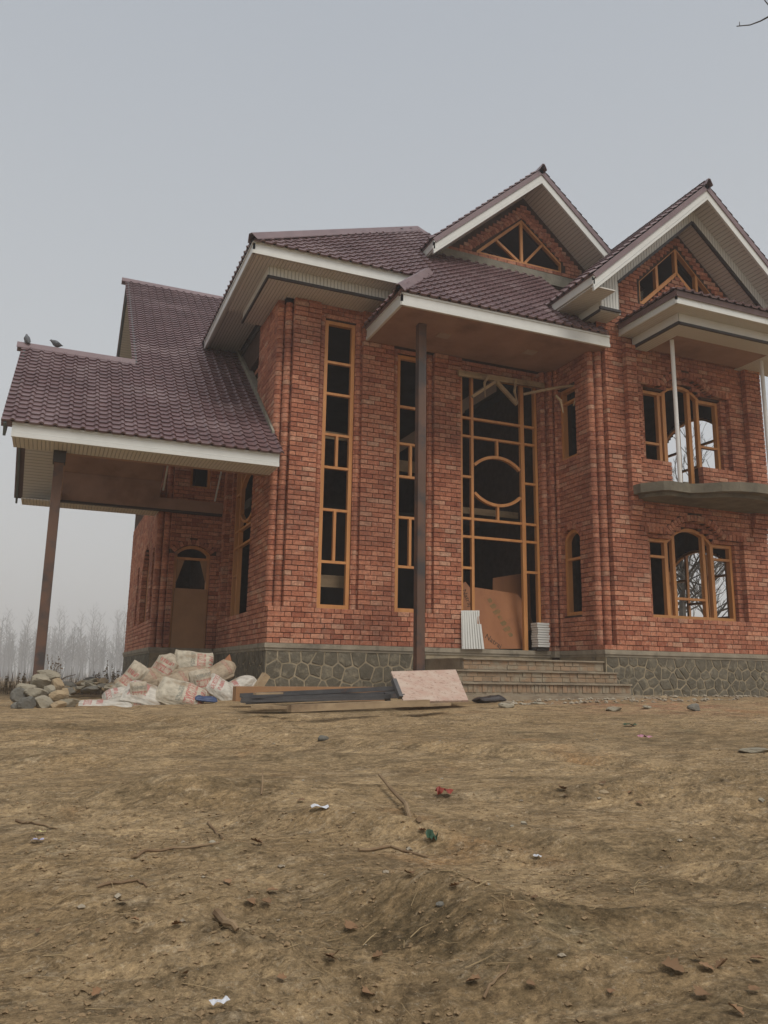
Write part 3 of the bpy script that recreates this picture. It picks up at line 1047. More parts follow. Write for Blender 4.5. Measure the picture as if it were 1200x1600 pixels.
def fascia(a, b, h, out, lip=0.06, m=None):
    """board hung below the line a-b (its top edge), with a thicker strip along its foot"""
    a, b, out = Vector(a), Vector(b), Vector(out)
    Z = Vector((0, 0, 1))
    mb = MB()

    def board(t0, t1, o0, o1):
        mb.hexa([a - Z * t1 + out * o1, b - Z * t1 + out * o1, b - Z * t1 + out * o0, a - Z * t1 + out * o0,
                 a - Z * t0 + out * o1, b - Z * t0 + out * o1, b - Z * t0 + out * o0, a - Z * t0 + out * o0])
    board(0, h - lip - .006, -.03, 0)
    board(h - lip - .006, h - lip, -.03, -.012)
    board(h - lip, h, -.03, .014)
    if h > .2: board(.004, .034, .001, .012)
    return mb.build('fascia', M['fascia'], house)


def slab(name, poly, th, m, parent=None):
    """flat plate on the horizontal polygon (its underside), thickness up"""
    return MB().prism(poly, (0, 0, th)).build(name, m, parent or house)


# --- rear wing and carport: one near slope, two ridges
PN = Pl((-.85, 11.50, 3.28), ux, (0, 1, 0), 0.8)
YR1, YR2 = 14.06, 18.95
zr1, zr2 = PN.pt(0, YR1).z, PN.pt(0, YR2).z
roof(PN, [(-.85, 11.5), (3.0, 11.5), (3.0, 15.3), (5.2, 15.3), (5.2, YR2), (.96, YR2), (.96, YR1), (-.85, YR1)], over=.03)
PF1 = Pl((-.85, YR1, zr1), ux, (0, 1, 0), -0.8)
roof(PF1, [(-.85, YR1), (1.0, YR1), (1.8, YR1), (1.8, 16.62), (-.85, 16.62)], tiles=False)
PF2 = Pl((.96, YR2, zr2), ux, (0, 1, 0), -0.8)
roof(PF2, [(.96, YR2), (5.2, YR2), (5.2, 22.6), (.96, 22.6)], tiles=False)
cap((-.93, YR1, zr1), (.98, YR1, zr1)); cap((.86, YR2, zr2), (5.2, YR2, zr2))
fascia((-.71, 11.515, 3.275), (3.005, 11.515, 3.275), .205, (0, -1, 0))
# soffit of the carport: near strip, far strip, plywood under the far slope, beams
slab('soffit', [(-.70, 11.53, 3.072), (3.0, 11.53, 3.072), (3.0, 12.10, 3.072), (-.70, 12.10, 3.072)], .02, M['soff_x'])
slab('soffit', [(-.70, 15.995, 3.098), (X0 - .03, 15.995, 3.098), (X0 - .03, 15.999, 3.098), (1.79, 15.999, 3.098), (1.79, 16.60, 3.098), (-.70, 16.60, 3.098)], .02, M['soff_x'])
zf = lambda y: zr1 - .8 * (y - YR1)
MB().prism([(-.02, YR1 + .2, zf(YR1 + .2) - .16), (1.78, YR1 + .2, zf(YR1 + .2) - .16), (1.78, 15.92, zf(15.92) - .16), (-.02, 15.92, zf(15.92) - .16)], (0, 0, .02)).build('plywood_lining', M['plyceil'], house)
MB().prism([(-.02, YR1 - .2, zf(YR1 + .2) - .16), (3.0, YR1 - .2, zf(YR1 + .2) - .16), (3.0, 12.12, PN.pt(0, 12.12).z - .16), (-.02, 12.12, PN.pt(0, 12.12).z - .16)], (0, 0, .02)).build('plywood_lining', M['plyceil'], house)
MB().prism([(-.70, 14.2, zf(14.2) - .2), (-.10, 14.2, zf(14.2) - .2), (-.10, 16.5, zf(16.5) - .2), (-.70, 16.5, zf(16.5) - .2)], (0, 0, .02)).build('soffit', M['soff_y'], house)
MB().prism([(-.70, 13.9, zf(14.2) - .2), (-.10, 13.9, zf(14.2) - .2), (-.10, 11.6, 3.19), (-.70, 11.6, 3.19)], (0, 0, .02)).build('soffit', M['soff_y'], house)
box('beam', M['plyceil'], house, -.02, X0 - .01, 15.93, 16.05, 3.13, 3.36)
box('plywood_panel', M['plyceil'], house, -.02, 1.79, 15.94, 16.04, 3.361, 3.74)
box('beam_trim', M['trim'], house, -.03, X0 - .02, 15.91, 15.99, 3.085, 3.128)
box('beam', M['plyceil'], house, -.03, X0 - .01, 12.12, 12.24, 3.08, 3.3)
MB().beam((-.06, 12.25, 3.2), (-.06, 15.9, 3.2), .1, .16).build('beam', M['plyceil'], house)
# stencil marks and damp squares on the plywood
for (u, yy, w_, h_, mk) in ((0.62, 14.74, .05, .06, 'print'), (0.70, 14.82, .035, .11, 'print'), (.63, 14.90, .09, .03, 'print'), (.30, 15.0, .22, .20, 'trim2'), (.98, 14.86, .26, .20, 'trim2')):
    zq = lambda q: zf(q) - .163
    MB().prism([(u, yy, zq(yy)), (u + w_, yy, zq(yy)), (u + w_, yy + h_, zq(yy + h_)), (u, yy + h_, zq(yy + h_))], (0, 0, .002)).build('stencil_mark' if mk == 'print' else 'damp_square', M['print'] if mk == 'print' else M['dark_patch'], house)
# slanting edge strip where the plywood stops
MB().beam((1.83, 15.9, 3.5), (1.83, 14.6, 4.62), .03, .03).build('edge_strip', M['fascia'], house)
MB().beam((2.86, 15.94, 3.38), (3.0, 15.94, 4.3), .03, .03).build('edge_strip', M['fascia'], house)
# verge boards of the far slopes and the near edges
for x, ya, za, yb, zb in ((-.80, YR1, zr1, 16.62, zf(16.62)), (-.80, YR1, zr1, 11.52, 3.26), (1.0, YR2, zr2, 22.6, zr2 - .8 * 3.65), (1.0, YR2, zr2, YR1 + .05, zr1 + .04)):
    MB().beam((x, ya, za - .10), (x, yb, zb - .10), .035, .19).build('verge_board', M['edge'], house)
MB().prism([(1.03, YR2 + .1, zr2 - .30), (1.78, YR2 + .1, zr2 - .30), (1.78, 22.4, zr2 - .8 * 3.45 - .22), (1.03, 22.4, zr2 - .8 * 3.45 - .22)], (0, 0, .02)).build('soffit', M['soff_y'], house)
MB().prism([(1.03, YR2 - .1, zr2 - .30), (1.78, YR2 - .1, zr2 - .30), (1.78, YR1, zr1 - .22), (1.03, YR1, zr1 - .22)], (0, 0, .02)).build('soffit', M['soff_y'], house)
# gable end of the rear wing
MB().prism([(XW + .25, YD + .1, 5.6), (XW + .25, 21.6, 5.6), (XW + .25, YR2, zr2 - .4)], (-.2, 0, 0)).build('wall', M['mortar'], house)
# cement fillet between the carport tiles and the front block
MB().prism([(3.0, 12.0, PN.pt(0, 12.0).z + .02), (3.0, 13.42, PN.pt(0, 13.42).z + .02), (3.0, 13.42, PN.pt(0, 13.42).z + .13), (3.0, 12.0, PN.pt(0, 12.0).z + .10)], (.036, 0, 0)).build('cement_fillet', M['fillet'], house)
MB().prism([(3.0, 13.42, PN.pt(0, 13.42).z + .0), (3.0, 15.3, PN.pt(0, 15.3).z + .0), (3.0, 15.3, PN.pt(0, 15.3).z + .14), (3.0, 13.42, PN.pt(0, 13.42).z + .16)], (.12, 0, 0)).build('cement_fillet', M['fillet'], house)

# --- front block: hipped roof; its front slope runs on down over the entrance porch
TX, TY, TZ = 2.36, 11.16, 6.51
PQ = Pl((TX, TY, TZ), ux, (0, 1, 0), 1.0)
PK = (6.23, 13.60)
zpk = PQ.pt(*PK).z
roof(PQ, [(TX, TY), (5.20, TY), (4.50, 10.45), (8.44, 10.45), (8.44, 12.95), (6.95, 13.5), PK], over=.02)
PT = Pl((TX, 20.3, TZ), (0, -1, 0), (1, 0, 0), (zpk - TZ) / (PK[0] - TX))
roof(PT, [(TX, TY), PK, (PK[0], 20.3), (TX, 20.3)], over=.02, seen=.3)
roof(Pl((8.44, 13.62, zpk - .06), ux, (0, 1, 0), -.42), [(PK[0], 13.62), (8.0, 13.62), (12, 15.0), (12, 20.3), (PK[0], 20.3)], tiles=False)
cap((TX - .04, TY - .03, TZ + .02), (PK[0], PK[1], zpk + .02), .2)
cap((PK[0] - .02, PK[1] - .01, zpk + .02), (7.3, 13.6, zpk - .42), .2)
fascia((TX, TY, 6.50), (5.05, TY, 6.50), .205, (0, -1, 0))
fascia((TX, 15.35, 6.50), (TX, TY, 6.50), .205, (-1, 0, 0))
# eave soffit with the dropped inner box
zo, zi = 6.295, 6.11
slab('soffit', [(TX + .02, TY + .02, zo), (5.3, TY + .02, zo), (5.3, 11.47, zo), (2.70, 11.47, zo), (2.70, 13.3, zo), (TX + .02, 13.3, zo)], .02, M['soff_x'])
box('soffit_band', M['band'], house, 2.70, 5.3, 11.455, 11.475, zi + .03, zo)
box('soffit_band', M['band'], house, 2.685, 2.70, 11.455, 13.28, zi + .03, zo)
box('soffit_trim', M['trim'], house, 2.675, 5.3, 11.44, 11.475, zi - .012, zi + .03)
box('soffit_trim', M['trim'], house, 2.668, 2.70, 11.44, 13.3, zi - .014, zi + .03)
slab('soffit', [(2.70, 11.475, zi), (5.3, 11.475, zi), (5.3, Y0 + .06, zi), (X0 + .1, Y0 + .06, zi), (X0 + .1, 13.28, zi), (2.70, 13.28, zi)], .02, M['soff_x'])
slab('soffit', [(TX + .02, 13.31, zo + .1), (X0 + .02, 13.31, zo + .1), (X0 + .02, 15.6, zo + .1), (TX + .02, 15.6, zo + .1)], .02, M['soff_x'])

# --- entrance porch: plywood ceiling, fascias, hip cap, steel post
ZP = 5.573
slab('porch_ceiling', [(4.57, 10.49, ZP), (8.43, 10.49, ZP), (8.43, Y0 - .002, ZP), (4.57, Y0 - .002, ZP)], .02, M['plyceil'])
fascia((4.545, 10.465, 5.785), (8.46, 10.465, 5.785), .216, (0, -1, 0))
fascia((4.545, 11.93, 5.785), (4.545, 10.465, 5.785), .216, (-1, 0, 0))
PL_ = Pl((4.5, 11.95, 5.80), (0, -1, 0), (1, 0, 0), 1.0)
roof(PL_, [(4.5, 10.45), (4.83, 10.78), (4.83, 11.95), (4.5, 11.95)], over=.02)
cap((4.47, 10.42, 5.81), (5.42, 11.37, 6.76), .19, 'hip_cap')
for x in (5.644, 7.332):
    box('lamp_recess', M['recess'], house, x - .11, x + .11, 11.13, 11.30, ZP - .012, ZP + .002)
post = box('porch_post', M['rust'], house, 5.065, 5.195, 10.93, 11.06, -.35, ZP - .001)
cp = box('carport_post', M['rust'], house, -.15, -.02, 12.02, 12.15, -.5, 3.075)
box('post_head', M['trim'], cp, -.17, .0, 11.99, 12.17, 2.90, 3.07)
box('carport_post', M['rust'], house, -.13, -.02, 15.94, 16.05, -.6, 3.08)

# --- dormer over the porch
DX, DZ, DY, DF = 8.07, 9.73, 12.45, 11.78
ds = 0.87
zdr = lambda x, d=0.0: DZ - d - ds * abs(x - DX)
exL, exR = 5.72, 10.42
PDL = Pl((exL, 15.2, zdr(exL)), (0, -1, 0), (1, 0, 0), ds)
roof(PDL, [(exL, DF), (DX, DF), (DX, 15.2), (exL + .0, 15.2)], seen=.2, over=.02)
PDR = Pl((exR, DF, zdr(exR)), (0, 1, 0), (-1, 0, 0), ds)
roof(PDR, [(exR, DF), (DX, DF), (DX, 15.2), (exR, 15.2)], seen=.2, over=.02)
cap((DX, DF - .07, DZ + .0), (DX, 15.2, DZ + .0), .15)


def rake(x0, z0, x1, z1, y, h, lip=.055):
    fascia((x0, y, z0), (x1, y, z1), h, (0, -1, 0), lip)


rake(exL + .02, zdr(exL + .02, .06), DX, zdr(DX, .06), DF + .02, .25)
rake(DX, zdr(DX, .06), exR, zdr(exR, .06), DF + .02, .25)
fascia((exL + .02, 13.2, zdr(exL, .03)), (exL + .02, DF + .02, zdr(exL, .03)), .16, (-1, 0, 0), .05)
for sgn, xe in ((-1, exL + .03), (1, exR)):
    x_in = DX
    MB().prism([(xe, DF + .03, zdr(xe, .24)), (x_in, DF + .03, zdr(x_in, .24)), (x_in, DY + .1, zdr(x_in, .24)), (xe, DY + .1, zdr(xe, .24))], (0, 0, .02)).build('soffit', M['soff_x'] if sgn < 0 else M['soff_x'], house)
FDm = Fr((0, DY, 0), ux, (0, -1, 0))
tri = [(6.93, 8.03), (8.99, 8.03), (8.95, 8.22), (8.03, 8.97)]


def plate_with_hole(name, outer, hole, y0, y1, m, parent):
    """gable plate: quads between an outer polygon and a hole (both as (x, z), same count)"""
    mb = MB(); n = len(outer)
    V = [(x, y0, z) for x, z in outer] + [(x, y0, z) for x, z in hole] + [(x, y1, z) for x, z in outer] + [(x, y1, z) for x, z in hole]
    F = []
    for i in range(n):
        j = (i + 1) % n
        F += [(i, j, n + j, n + i), (2 * n + j, 2 * n + i, 3 * n + i, 3 * n + j), (n + i, n + j, 3 * n + j, 3 * n + i), (j, i, 2 * n + i, 2 * n + j)]
    return mb.add(V, F).build(name, m, parent)


gw = plate_with_hole('gable_wall', [(6.15, 7.6), (9.99, 7.6), (9.99, zdr(9.99, .2)), (DX, zdr(DX, .2)), (6.15, zdr(6.15, .2))],
                     [(6.99, 8.04), (8.95, 8.04), (8.95, 8.27), (8.03, 9.01), (6.99, 8.1)], DY + .012, DY + .2, M['mortar'], house)


def tri_block(z):          # the window triangle plus its soldier border
    if z < 8.02 or z > 9.08: return None
    return 6.93 - .12 + (z - 8.02) * 1.10, 8.99 + .05 - max(0, z - 8.20) * 1.20


class TriOp(dict):
    pass


_blk = blocked


def blocked(op, z, grow=0.0):
    if 'fn' in op: return op['fn'](z)
    return _blk(op, z, grow)


FDb = Fr((0, DY, 0), ux, (0, -1, 0))
brickface(FDb, 3.8, 7.965, 9.45, gw, u_start=6.2, ops=[dict(fn=tri_block)], top=lambda z: (6.30 if z < 8.1 else DX - (DZ - .34 - z) / ds, DX + (DZ - .34 - z) / ds) if z < DZ - .4 else None, seen=.7)
n_ = 22
for i in range(n_):          # soldier border along the rakes of the window
    t = (i + .5) / n_
    for (xa, za, xb, zb, sd) in ((6.86, 8.07, 8.03, 9.04, 1), (9.03, 8.28, 8.03, 9.04, -1)):
        c = Vector((xa + (xb - xa) * t, DY - .006, za + (zb - za) * t))
        d = Vector((xb - xa, 0, zb - za)); Ln = d.length; d.normalize()
        nn = Vector((-d.z, 0, d.x)) * sd
        if nn.z < 0: nn = -nn
        c = c + nn * .05
        wv = Ln / n_ - .008
        mt = np.array([[d.x * wv, 0, nn.x * .10, c.x], [0, -.05, 0, c.y], [d.z * wv, 0, nn.z * .10, c.z], [0, 0, 0, 1]])
        PIECES['brick'].append((mt, gw, .5, random.random()))
MB().prism([(6.02, DY - .04, 7.70), (9.5, DY - .04, 7.70), (9.5, DY - .04, 7.925), (6.35, DY - .04, 7.955), (6.02, DY - .04, 7.86)], (0, .2, 0)).build('cement_fillet', M['fillet'], house)


def stick(a, b, y, w=.05, dp=.06, name='mullion', parent=None, m=None):
    return MB().beam((a[0], y, a[1]), (b[0], y, b[1]), dp, w, up=(0, 0, 1) if abs(a[0] - b[0]) > .01 else (1, 0, 0)).build(name, m or WOOD, parent or house)


def tri_frame(pts, y, w):
    mb = MB()
    n = len(pts)
    c = (sum(p[0] for p in pts) / n, sum(p[1] for p in pts) / n)
    inner = []
    for i in range(n):
        p, q, r = Vector(pts[i - 1]), Vector(pts[i]), Vector(pts[(i + 1) % n])
        d0, d1 = (q - p).normalized(), (r - q).normalized()
        n0, n1 = Vector((-d0.y, d0.x)), Vector((-d1.y, d1.x))
        k = w / (1 + n0.dot(n1))
        inner.append(tuple(q + (n0 + n1) * k))
    return plate_with_hole('window', pts, inner, y, y + .07, WOOD, house), inner


wt, inn = tri_frame([(6.93, 8.03), (8.99, 8.03), (8.99, 8.25), (8.03, 9.02)], DY + .03, .055)
stick((8.03, 8.085), (8.03, 8.95), DY + .066, .06, .05, parent=wt)
stick((7.96, 8.09), (7.46, 8.43), DY + .066, .05, .05, parent=wt)
stick((8.10, 8.09), (8.52, 8.58), DY + .066, .05, .05, parent=wt)
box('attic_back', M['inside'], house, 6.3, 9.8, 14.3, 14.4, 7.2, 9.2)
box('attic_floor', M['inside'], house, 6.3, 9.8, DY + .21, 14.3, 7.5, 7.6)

# --- right gable
GX, GZ_, GF = 10.22, 8.76, 9.78
gs = 0.895
zg_ = lambda x, d=0.0: GZ_ - d - gs * abs(x - GX)
gxL, gxR = 7.63, 12.81
PGL = Pl((gxL, 14.6, zg_(gxL)), (0, -1, 0), (1, 0, 0), gs)
roof(PGL, [(gxL, GF), (GX, GF), (GX, 14.6), (9.2, 14.6), (gxL, 12.9)], seen=.3, over=.02)
PGR = Pl((gxR, GF, zg_(gxR)), (0, 1, 0), (-1, 0, 0), gs)
roof(PGR, [(gxR, GF), (GX, GF), (GX, 15.6), (gxR, 15.6)], seen=.1, over=.02)
cap((GX, GF - .07, GZ_ + .0), (GX, 15.4, GZ_ + .0), .15)
rake(gxL + .02, zg_(gxL + .02, .06), GX, zg_(GX, .06), GF + .02, .25)
rake(GX, zg_(GX, .06), gxR, zg_(gxR, .06), GF + .02, .25)
fascia((gxL + .02, 11.6, zg_(gxL, -.0)), (gxL + .02, GF + .02, zg_(gxL, -.0)), .17, (-1, 0, 0), .055)
BY = 10.22
for xe in (gxL + .5, gxR):
    MB().prism([(xe, GF + .03, zg_(xe, .26)), (GX, GF + .03, zg_(GX, .26)), (GX, BY + .05, zg_(GX, .26)), (xe, BY + .05, zg_(xe, .26))], (0, 0, .02)).build('soffit', M['soff_x'], house)
    MB().prism([(xe, BY, zg_(xe, .52)), (GX, BY, zg_(GX, .52)), (GX, Y1 + .1, zg_(GX, .52)), (xe, Y1 + .1, zg_(xe, .52))], (0, 0, .02)).build('soffit', M['soff_x'], house)
# vertical ribbed band under the rakes, its left foot a box return
bandL = [(8.09, 6.14), (8.47, 6.14), (8.47, zg_(8.47, .52)), (GX, zg_(GX, .52)), (GX, zg_(GX, .262)), (8.09, zg_(8.09, .262))]
MB().prism([(x, BY - .03, z) for x, z in bandL], (0, .025, 0)).build('gable_band', M['band'], house)
MB().prism([(x, BY - .03, z) for x, z in ((GX, zg_(GX, .52)), (gxR, zg_(gxR, .52)), (gxR, zg_(gxR, .262)), (GX, zg_(GX, .262)))], (0, .025, 0)).build('gable_band', M['band'], house)
MB().beam((8.47, BY - .02, zg_(8.47, .535)), (GX, BY - .02, zg_(GX, .535)), .05, .045).build('gable_trim', M['trim'], house)
MB().beam((GX, BY - .02, zg_(GX, .535)), (gxR, BY - .02, zg_(gxR, .535)), .05, .045).build('gable_trim', M['trim'], house)
box('soffit', M['soff_y'], house, gxL + .03, 8.10, GF + .04, 11.5, 6.24, 6.26)
box('soffit_band', M['band'], house, 8.085, 8.10, BY, 11.3, 6.10, 6.24)
box('soffit_trim', M['trim'], house, 8.07, 8.50, BY - .045, BY + .0, 6.095, 6.138)
box('soffit_trim', M['trim'], house, 8.07, 8.10, BY + .0, 11.3, 6.06, 6.10)
box('soffit', M['soff_y'], house, 8.10, 8.52, BY + .001, 11.0, 6.08, 6.10)
gw2 = plate_with_hole('gable_wall', [(8.30, 5.75), (XR, 5.75), (XR, zg_(XR, .45)), (GX, zg_(GX, .45)), (8.30, zg_(8.30, .45))],
                      [(9.29, 6.62), (11.10, 6.62), (11.10, 7.05), (10.19, 7.91), (9.29, 7.05)], Y1 + .012, Y1 + .2, M['mortar'], house)


def chev(z):
    if z < 6.60 or z > 7.98: return None
    a = 9.23 if z < 7.06 else 9.23 + (z - 7.06) * 1.04
    return a, 20.38 - a


def chev_low(z):             # brick triangle under the chevron window
    return None


brickface(F1, 3.7, 5.725, 8.3, gw2, u_start=8.30, ops=[dict(fn=chev)], seen=.7, end0='free',
          top=lambda z: (max(8.30, GX - (GZ_ - .56 - z) / gs), min(XR, GX + (GZ_ - .56 - z) / gs)) if z < GZ_ - .62 else None)
brickface(F1, 1.8, 6.605, 7.4, gw2, u_start=9.29, top=lambda z: (10.19 - max(0, (7.38 - z)) * 1.07, 10.19 + max(0, (7.38 - z)) * 1.07) if z < 7.36 else None, seen=.6)
MB().prism([(9.45, Y1 + .012, 6.60), (10.93, Y1 + .012, 6.60), (10.19, Y1 + .012, 7.37)], (0, .18, 0)).build('gable_wall', M['mortar'], house)
# chevron window: outer head, inner sill, end jambs, mullions
wc = MB()
for (a, b) in (((9.27, 7.06), (10.19, 7.93)), ((10.19, 7.93), (11.11, 7.06)), ((9.27, 6.57), (10.19, 7.40)), ((10.19, 7.40), (11.11, 6.57))):
    wc.beam((a[0], Y1 + .06, a[1]), (b[0], Y1 + .06, b[1]), .09, .065)
wc = wc.build('window', WOOD, house)
for x, z0, z1 in ((9.285, 6.57, 7.07), (9.72, 6.99, 7.46), (10.19, 7.42, 7.90), (10.66, 6.99, 7.46), (11.095, 6.57, 7.07)):
    box('mullion', WOOD, wc, x - .028, x + .028, Y1 + .02, Y1 + .10, z0, z1)
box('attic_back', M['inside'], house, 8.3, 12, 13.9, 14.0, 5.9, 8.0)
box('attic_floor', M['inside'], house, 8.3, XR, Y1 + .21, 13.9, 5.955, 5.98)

# --- balcony roof, ceiling, poles, slab
bx0, bx1, by, bz = 8.78, 13.2, 9.19, 5.885
fascia((bx0, by, bz + .19), (bx1, by, bz + .19), .19, (0, -1, 0))
fascia((bx0, 10.62, bz + .19), (bx0, by, bz + .19), .19, (-1, 0, 0))
PB = Pl((bx0 - .05, by - .05, bz + .205), ux, (0, 1, 0), .30)
roof(PB, [(bx0 - .05, by - .05), (bx1, by - .05), (bx1, 10.58), (10.0, 10.58)], over=.03)
PB2 = Pl((bx0 - .05, 10.58, bz + .205), (0, -1, 0), (1, 0, 0), .30)
roof(PB2, [(bx0 - .05, by - .05), (9.9, 10.2), (9.9, 10.58), (bx0 - .05, 10.58)], over=.03)
zbi = 5.69
slab('soffit', [(bx0 + .02, by + .02, bz - .002), (bx1, by + .02, bz - .002), (bx1, 9.46, bz - .002), (9.06, 9.46, bz - .002), (9.06, 10.58, bz - .002), (bx0 + .02, 10.58, bz - .002)], .02, M['soff_plain'] if 'soff_plain' in M else M['soff_x'])
box('soffit_band', M['fascia'], house, 9.05, bx1, 9.45, 9.47, zbi + .04, bz)
box('soffit_band', M['fascia'], house, 9.04, 9.06, 9.45, 10.58, zbi + .04, bz)
box('soffit_trim', M['trim'], house, 9.03, bx1, 9.43, 9.47, zbi + .0, zbi + .04)
box('soffit_trim', M['trim'], house, 9.02, 9.06, 9.43, 10.58, zbi - .003, zbi + .04)
slab('soffit', [(9.06, 9.47, zbi), (bx1, 9.47, zbi), (bx1, 9.82, zbi), (9.35, 9.82, zbi), (9.35, 10.58, zbi), (9.06, 10.58, zbi)], .02, M['soff_x'])
slab('balcony_ceiling', [(9.352, 9.822, zbi + .004), (11.4, 9.822, zbi + .004), (11.4, 10.5, zbi + .004), (9.352, 10.5, zbi + .004)], .02, M['plyceil'])
slab('soffit', [(11.402, 9.822, zbi), (bx1, 9.822, zbi), (bx1, 10.58, zbi), (11.402, 10.58, zbi)], .02, M['soff_x'])
for x, y in ((9.40, 10.0), (11.50, 10.05)):
    MB().tube([(x, y, 3.17), (x, y, zbi - .001)], .035, 12).build('balcony_pole', M['pole'], house, smooth=False)
edge = [(8.83, 10.62), (8.83, 10.30), (8.95, 10.14), (9.05, 10.0), (9.15, 9.95), (9.35, 9.96), (9.58, 9.97), (9.75, 9.86), (9.95, 9.66), (10.2, 9.52), (10.5, 9.46), (10.8, 9.47), (11.1, 9.56), (11.35, 9.72), (11.5, 9.92), (11.7, 10.05), (11.96, 10.08), (11.96, 10.62)]
MB().prism([(x, y, 3.02) for x, y in edge], (0, 0, .155)).build('balcony_slab', M['concrete'], house)
ec = (10.4, 10.4)
MB().prism([(ec[0] + (x - ec[0]) * .93, min(10.61, ec[1] + (y - ec[1]) * .80), 2.955) for x, y in edge], (0, 0, .064)).build('balcony_rib', M['concrete'], house)
m_ = MB()
for i in range(9):            # leftover mortar crumbs along the slab edge
    x = random.uniform(9.2, 11.4); m_.box(x, x + .09, 9.98, 10.06, 3.174, 3.20)
m_.build('mortar_crumb', M['concrete'], house)['kind'] = 'stuff'

# ---------------------------------------------------------------- bake bricks and tiles
UB_V, UB_F = [], []
for (zz, iu, iz) in ((-1.0, 0.5, 0.5), (-0.09, 0.5, 0.5), (0.0, 0.484, 0.452)):
    UB_V += [(-iu, zz, -iz), (iu, zz, -iz), (iu, zz, iz), (-iu, zz, iz)]
for r in range(2):
    for i in range(4):
        j = (i + 1) % 4
        UB_F.append((r * 4 + i, r * 4 + j, r * 4 + 4 + j, r * 4 + 4 + i))
UB_F.append((8, 9, 10, 11))


def bake(kind, UV, UF, name, m, part_name):
    it = PIECES[kind]
    UVh = np.c_[np.array(UV, float), np.ones(len(UV))]
    A = np.array([FWD[:], RIGHT[:], UP[:]])
    w = []
    for mt, par, seen, r in it:
        c = mt[:3, 3]
        d = A @ c
        if d[0] < 1: w.append(0); continue
        px, py = 600 + FPX * d[1] / d[0], 800 - FPX * d[2] / d[0]
        if not (-10 < px < 1210 and -10 < py < 1610): w.append(0); continue
        nrm = mt[:3, 2] if kind == 'tile' else mt[:3, 1]
        nrm = nrm / np.linalg.norm(nrm)
        face = max(0.0, -(nrm @ c) / np.linalg.norm(c))
        area = (np.linalg.norm(mt[:3, 0]) * np.linalg.norm(mt[:3, 2]) if kind != 'tile' else 1.0)
        w.append(area * face * FPX ** 2 / d[0] ** 2 * (seen if seen >= .75 else 0.02))
    order = np.argsort(-np.array(w))
    top = set(order[:300].tolist())
    me = bpy.data.meshes.new(part_name)
    me.from_pydata(UV, [], UF); me.materials.append(m); me.update()
    V, F, R = [], [], []
    nf = len(UF); nv = len(UV); k = 0
    UFa = [np.array(f) for f in UF]
    for i, (mt, par, seen, r) in enumerate(it):
        if i in top:
            link(part_name, me, par, matrix=Matrix(mt.tolist()))
        else:
            V.append(UVh @ mt[:3].T)
            F += [tuple((f + k).tolist()) for f in UFa]
            R += [r] * nf
            k += nv
    mesh = bpy.data.meshes.new(name)
    mesh.from_pydata(np.vstack(V).tolist(), [], F)
    mesh.materials.append(m)
    a = mesh.attributes.new('rnd', 'FLOAT', 'FACE')
    a.data.foreach_set('value', R)
    # mirrored placements: make the normals agree
    mesh.update()
    o = link(name, mesh, house)
    o['kind'] = 'stuff'
    return len(it)


NS = 8
RB_V, RB_F = [], []
for zz in (-.5, .5):
    for i in range(NS + 1):
        x = -.5 + i / NS
        RB_V.append((x, -.36 * abs(2 * x) ** 2.6, zz))
    RB_V += [(.5, -1, zz), (-.5, -1, zz)]
NR = NS + 3
for i in range(NR):
    j = (i + 1) % NR
    RB_F.append((i, j, NR + j, NR + i))
RB_F.append(tuple(range(NR - 1, -1, -1))); RB_F.append(tuple(range(NR, 2 * NR)))
print('rounded', bake('round', RB_V, RB_F, 'rounded_brickwork', M['brick'], 'rounded_brick'))
print('bricks', bake('brick', UB_V, UB_F, 'brickwork', M['brick'], 'brick'))
print('tiles', bake('tile', TV, TF, 'tile_field', M['tile'], 'tile'))

# ================================================================ ground
def smooth(a, b, x):
    t = np.clip((x - a) / (b - a), 0, 1)
    return t * t * (3 - 2 * t)


BUMPS = []      # (x, y, sx, sy, angle, height): humps and hollows of the churned yard
for (px, py, sx, sy, an, h) in ((330, 1250, .9, .16, .25, .07), (560, 1300, .75, .12, -.35, .06), (700, 1420, .30, .16, -.5, .07), (560, 1420, .55, .14, -.6, -.03),
                                (470, 1450, .45, .12, -.3, -.02), (780, 1475, .2, .1, -.4, .035), (1010, 1430, .55, .07, .25, .03), (980, 1320, .6, .12, .1, -.035),
                                (150, 1400, .5, .12, .1, .03), (250, 1480, .35, .14, .2, .035), (680, 1560, .4, .12, .1, -.04), (900, 1240, .8, .1, .1, .03),
                                (90, 1190, 1.1, .15, .1, .05), (400, 1180, 1.2, .18, -.05, .04), (760, 1170, 1.0, .2, .1, .03), (1120, 1190, .9, .2, .05, -.05)):
    d = FWD * FPX + RIGHT * (px - 600) - UP * (py - 800)
    t = 0.82 / (0.047 * (d.normalized() @ _h) - d.normalized().z) if True else 0
    p = d.normalized() * t
    BUMPS.append((p.x, p.y, sx, sy, an - YAW, h * 1.5))


def zground(x, y):
    x = np.asarray(x, float); y = np.asarray(y, float)
    d = x * math.sin(YAW) + y * math.cos(YAW)          # forward distance
    base = -.82 + .047 * d
    capR = -.265 + 0 * x
    capL = -.415 + 0 * x
    s = smooth(0.6, 4.2, x + .12 * (10 - y))
    capv = capL * (1 - s) + capR * s
    k = .05
    z = -np.log(np.exp(-base / k) + np.exp(-capv / k)) * k        # soft minimum
    z = z - smooth(13, 40, d) * .75 - smooth(40, 260, d) * 2.2 - smooth(260, 1200, d) * 4
    near = smooth(16, 10, d)
    for (bx, by_, sx, sy, an, h) in BUMPS:
        ca, sa = math.cos(an), math.sin(an)
        u = ((x - bx) * ca + (y - by_) * sa) / sx
        v = (-(x - bx) * sa + (y - by_) * ca) / sy
        z = z + h * np.exp(-(u * u + v * v))
    return z


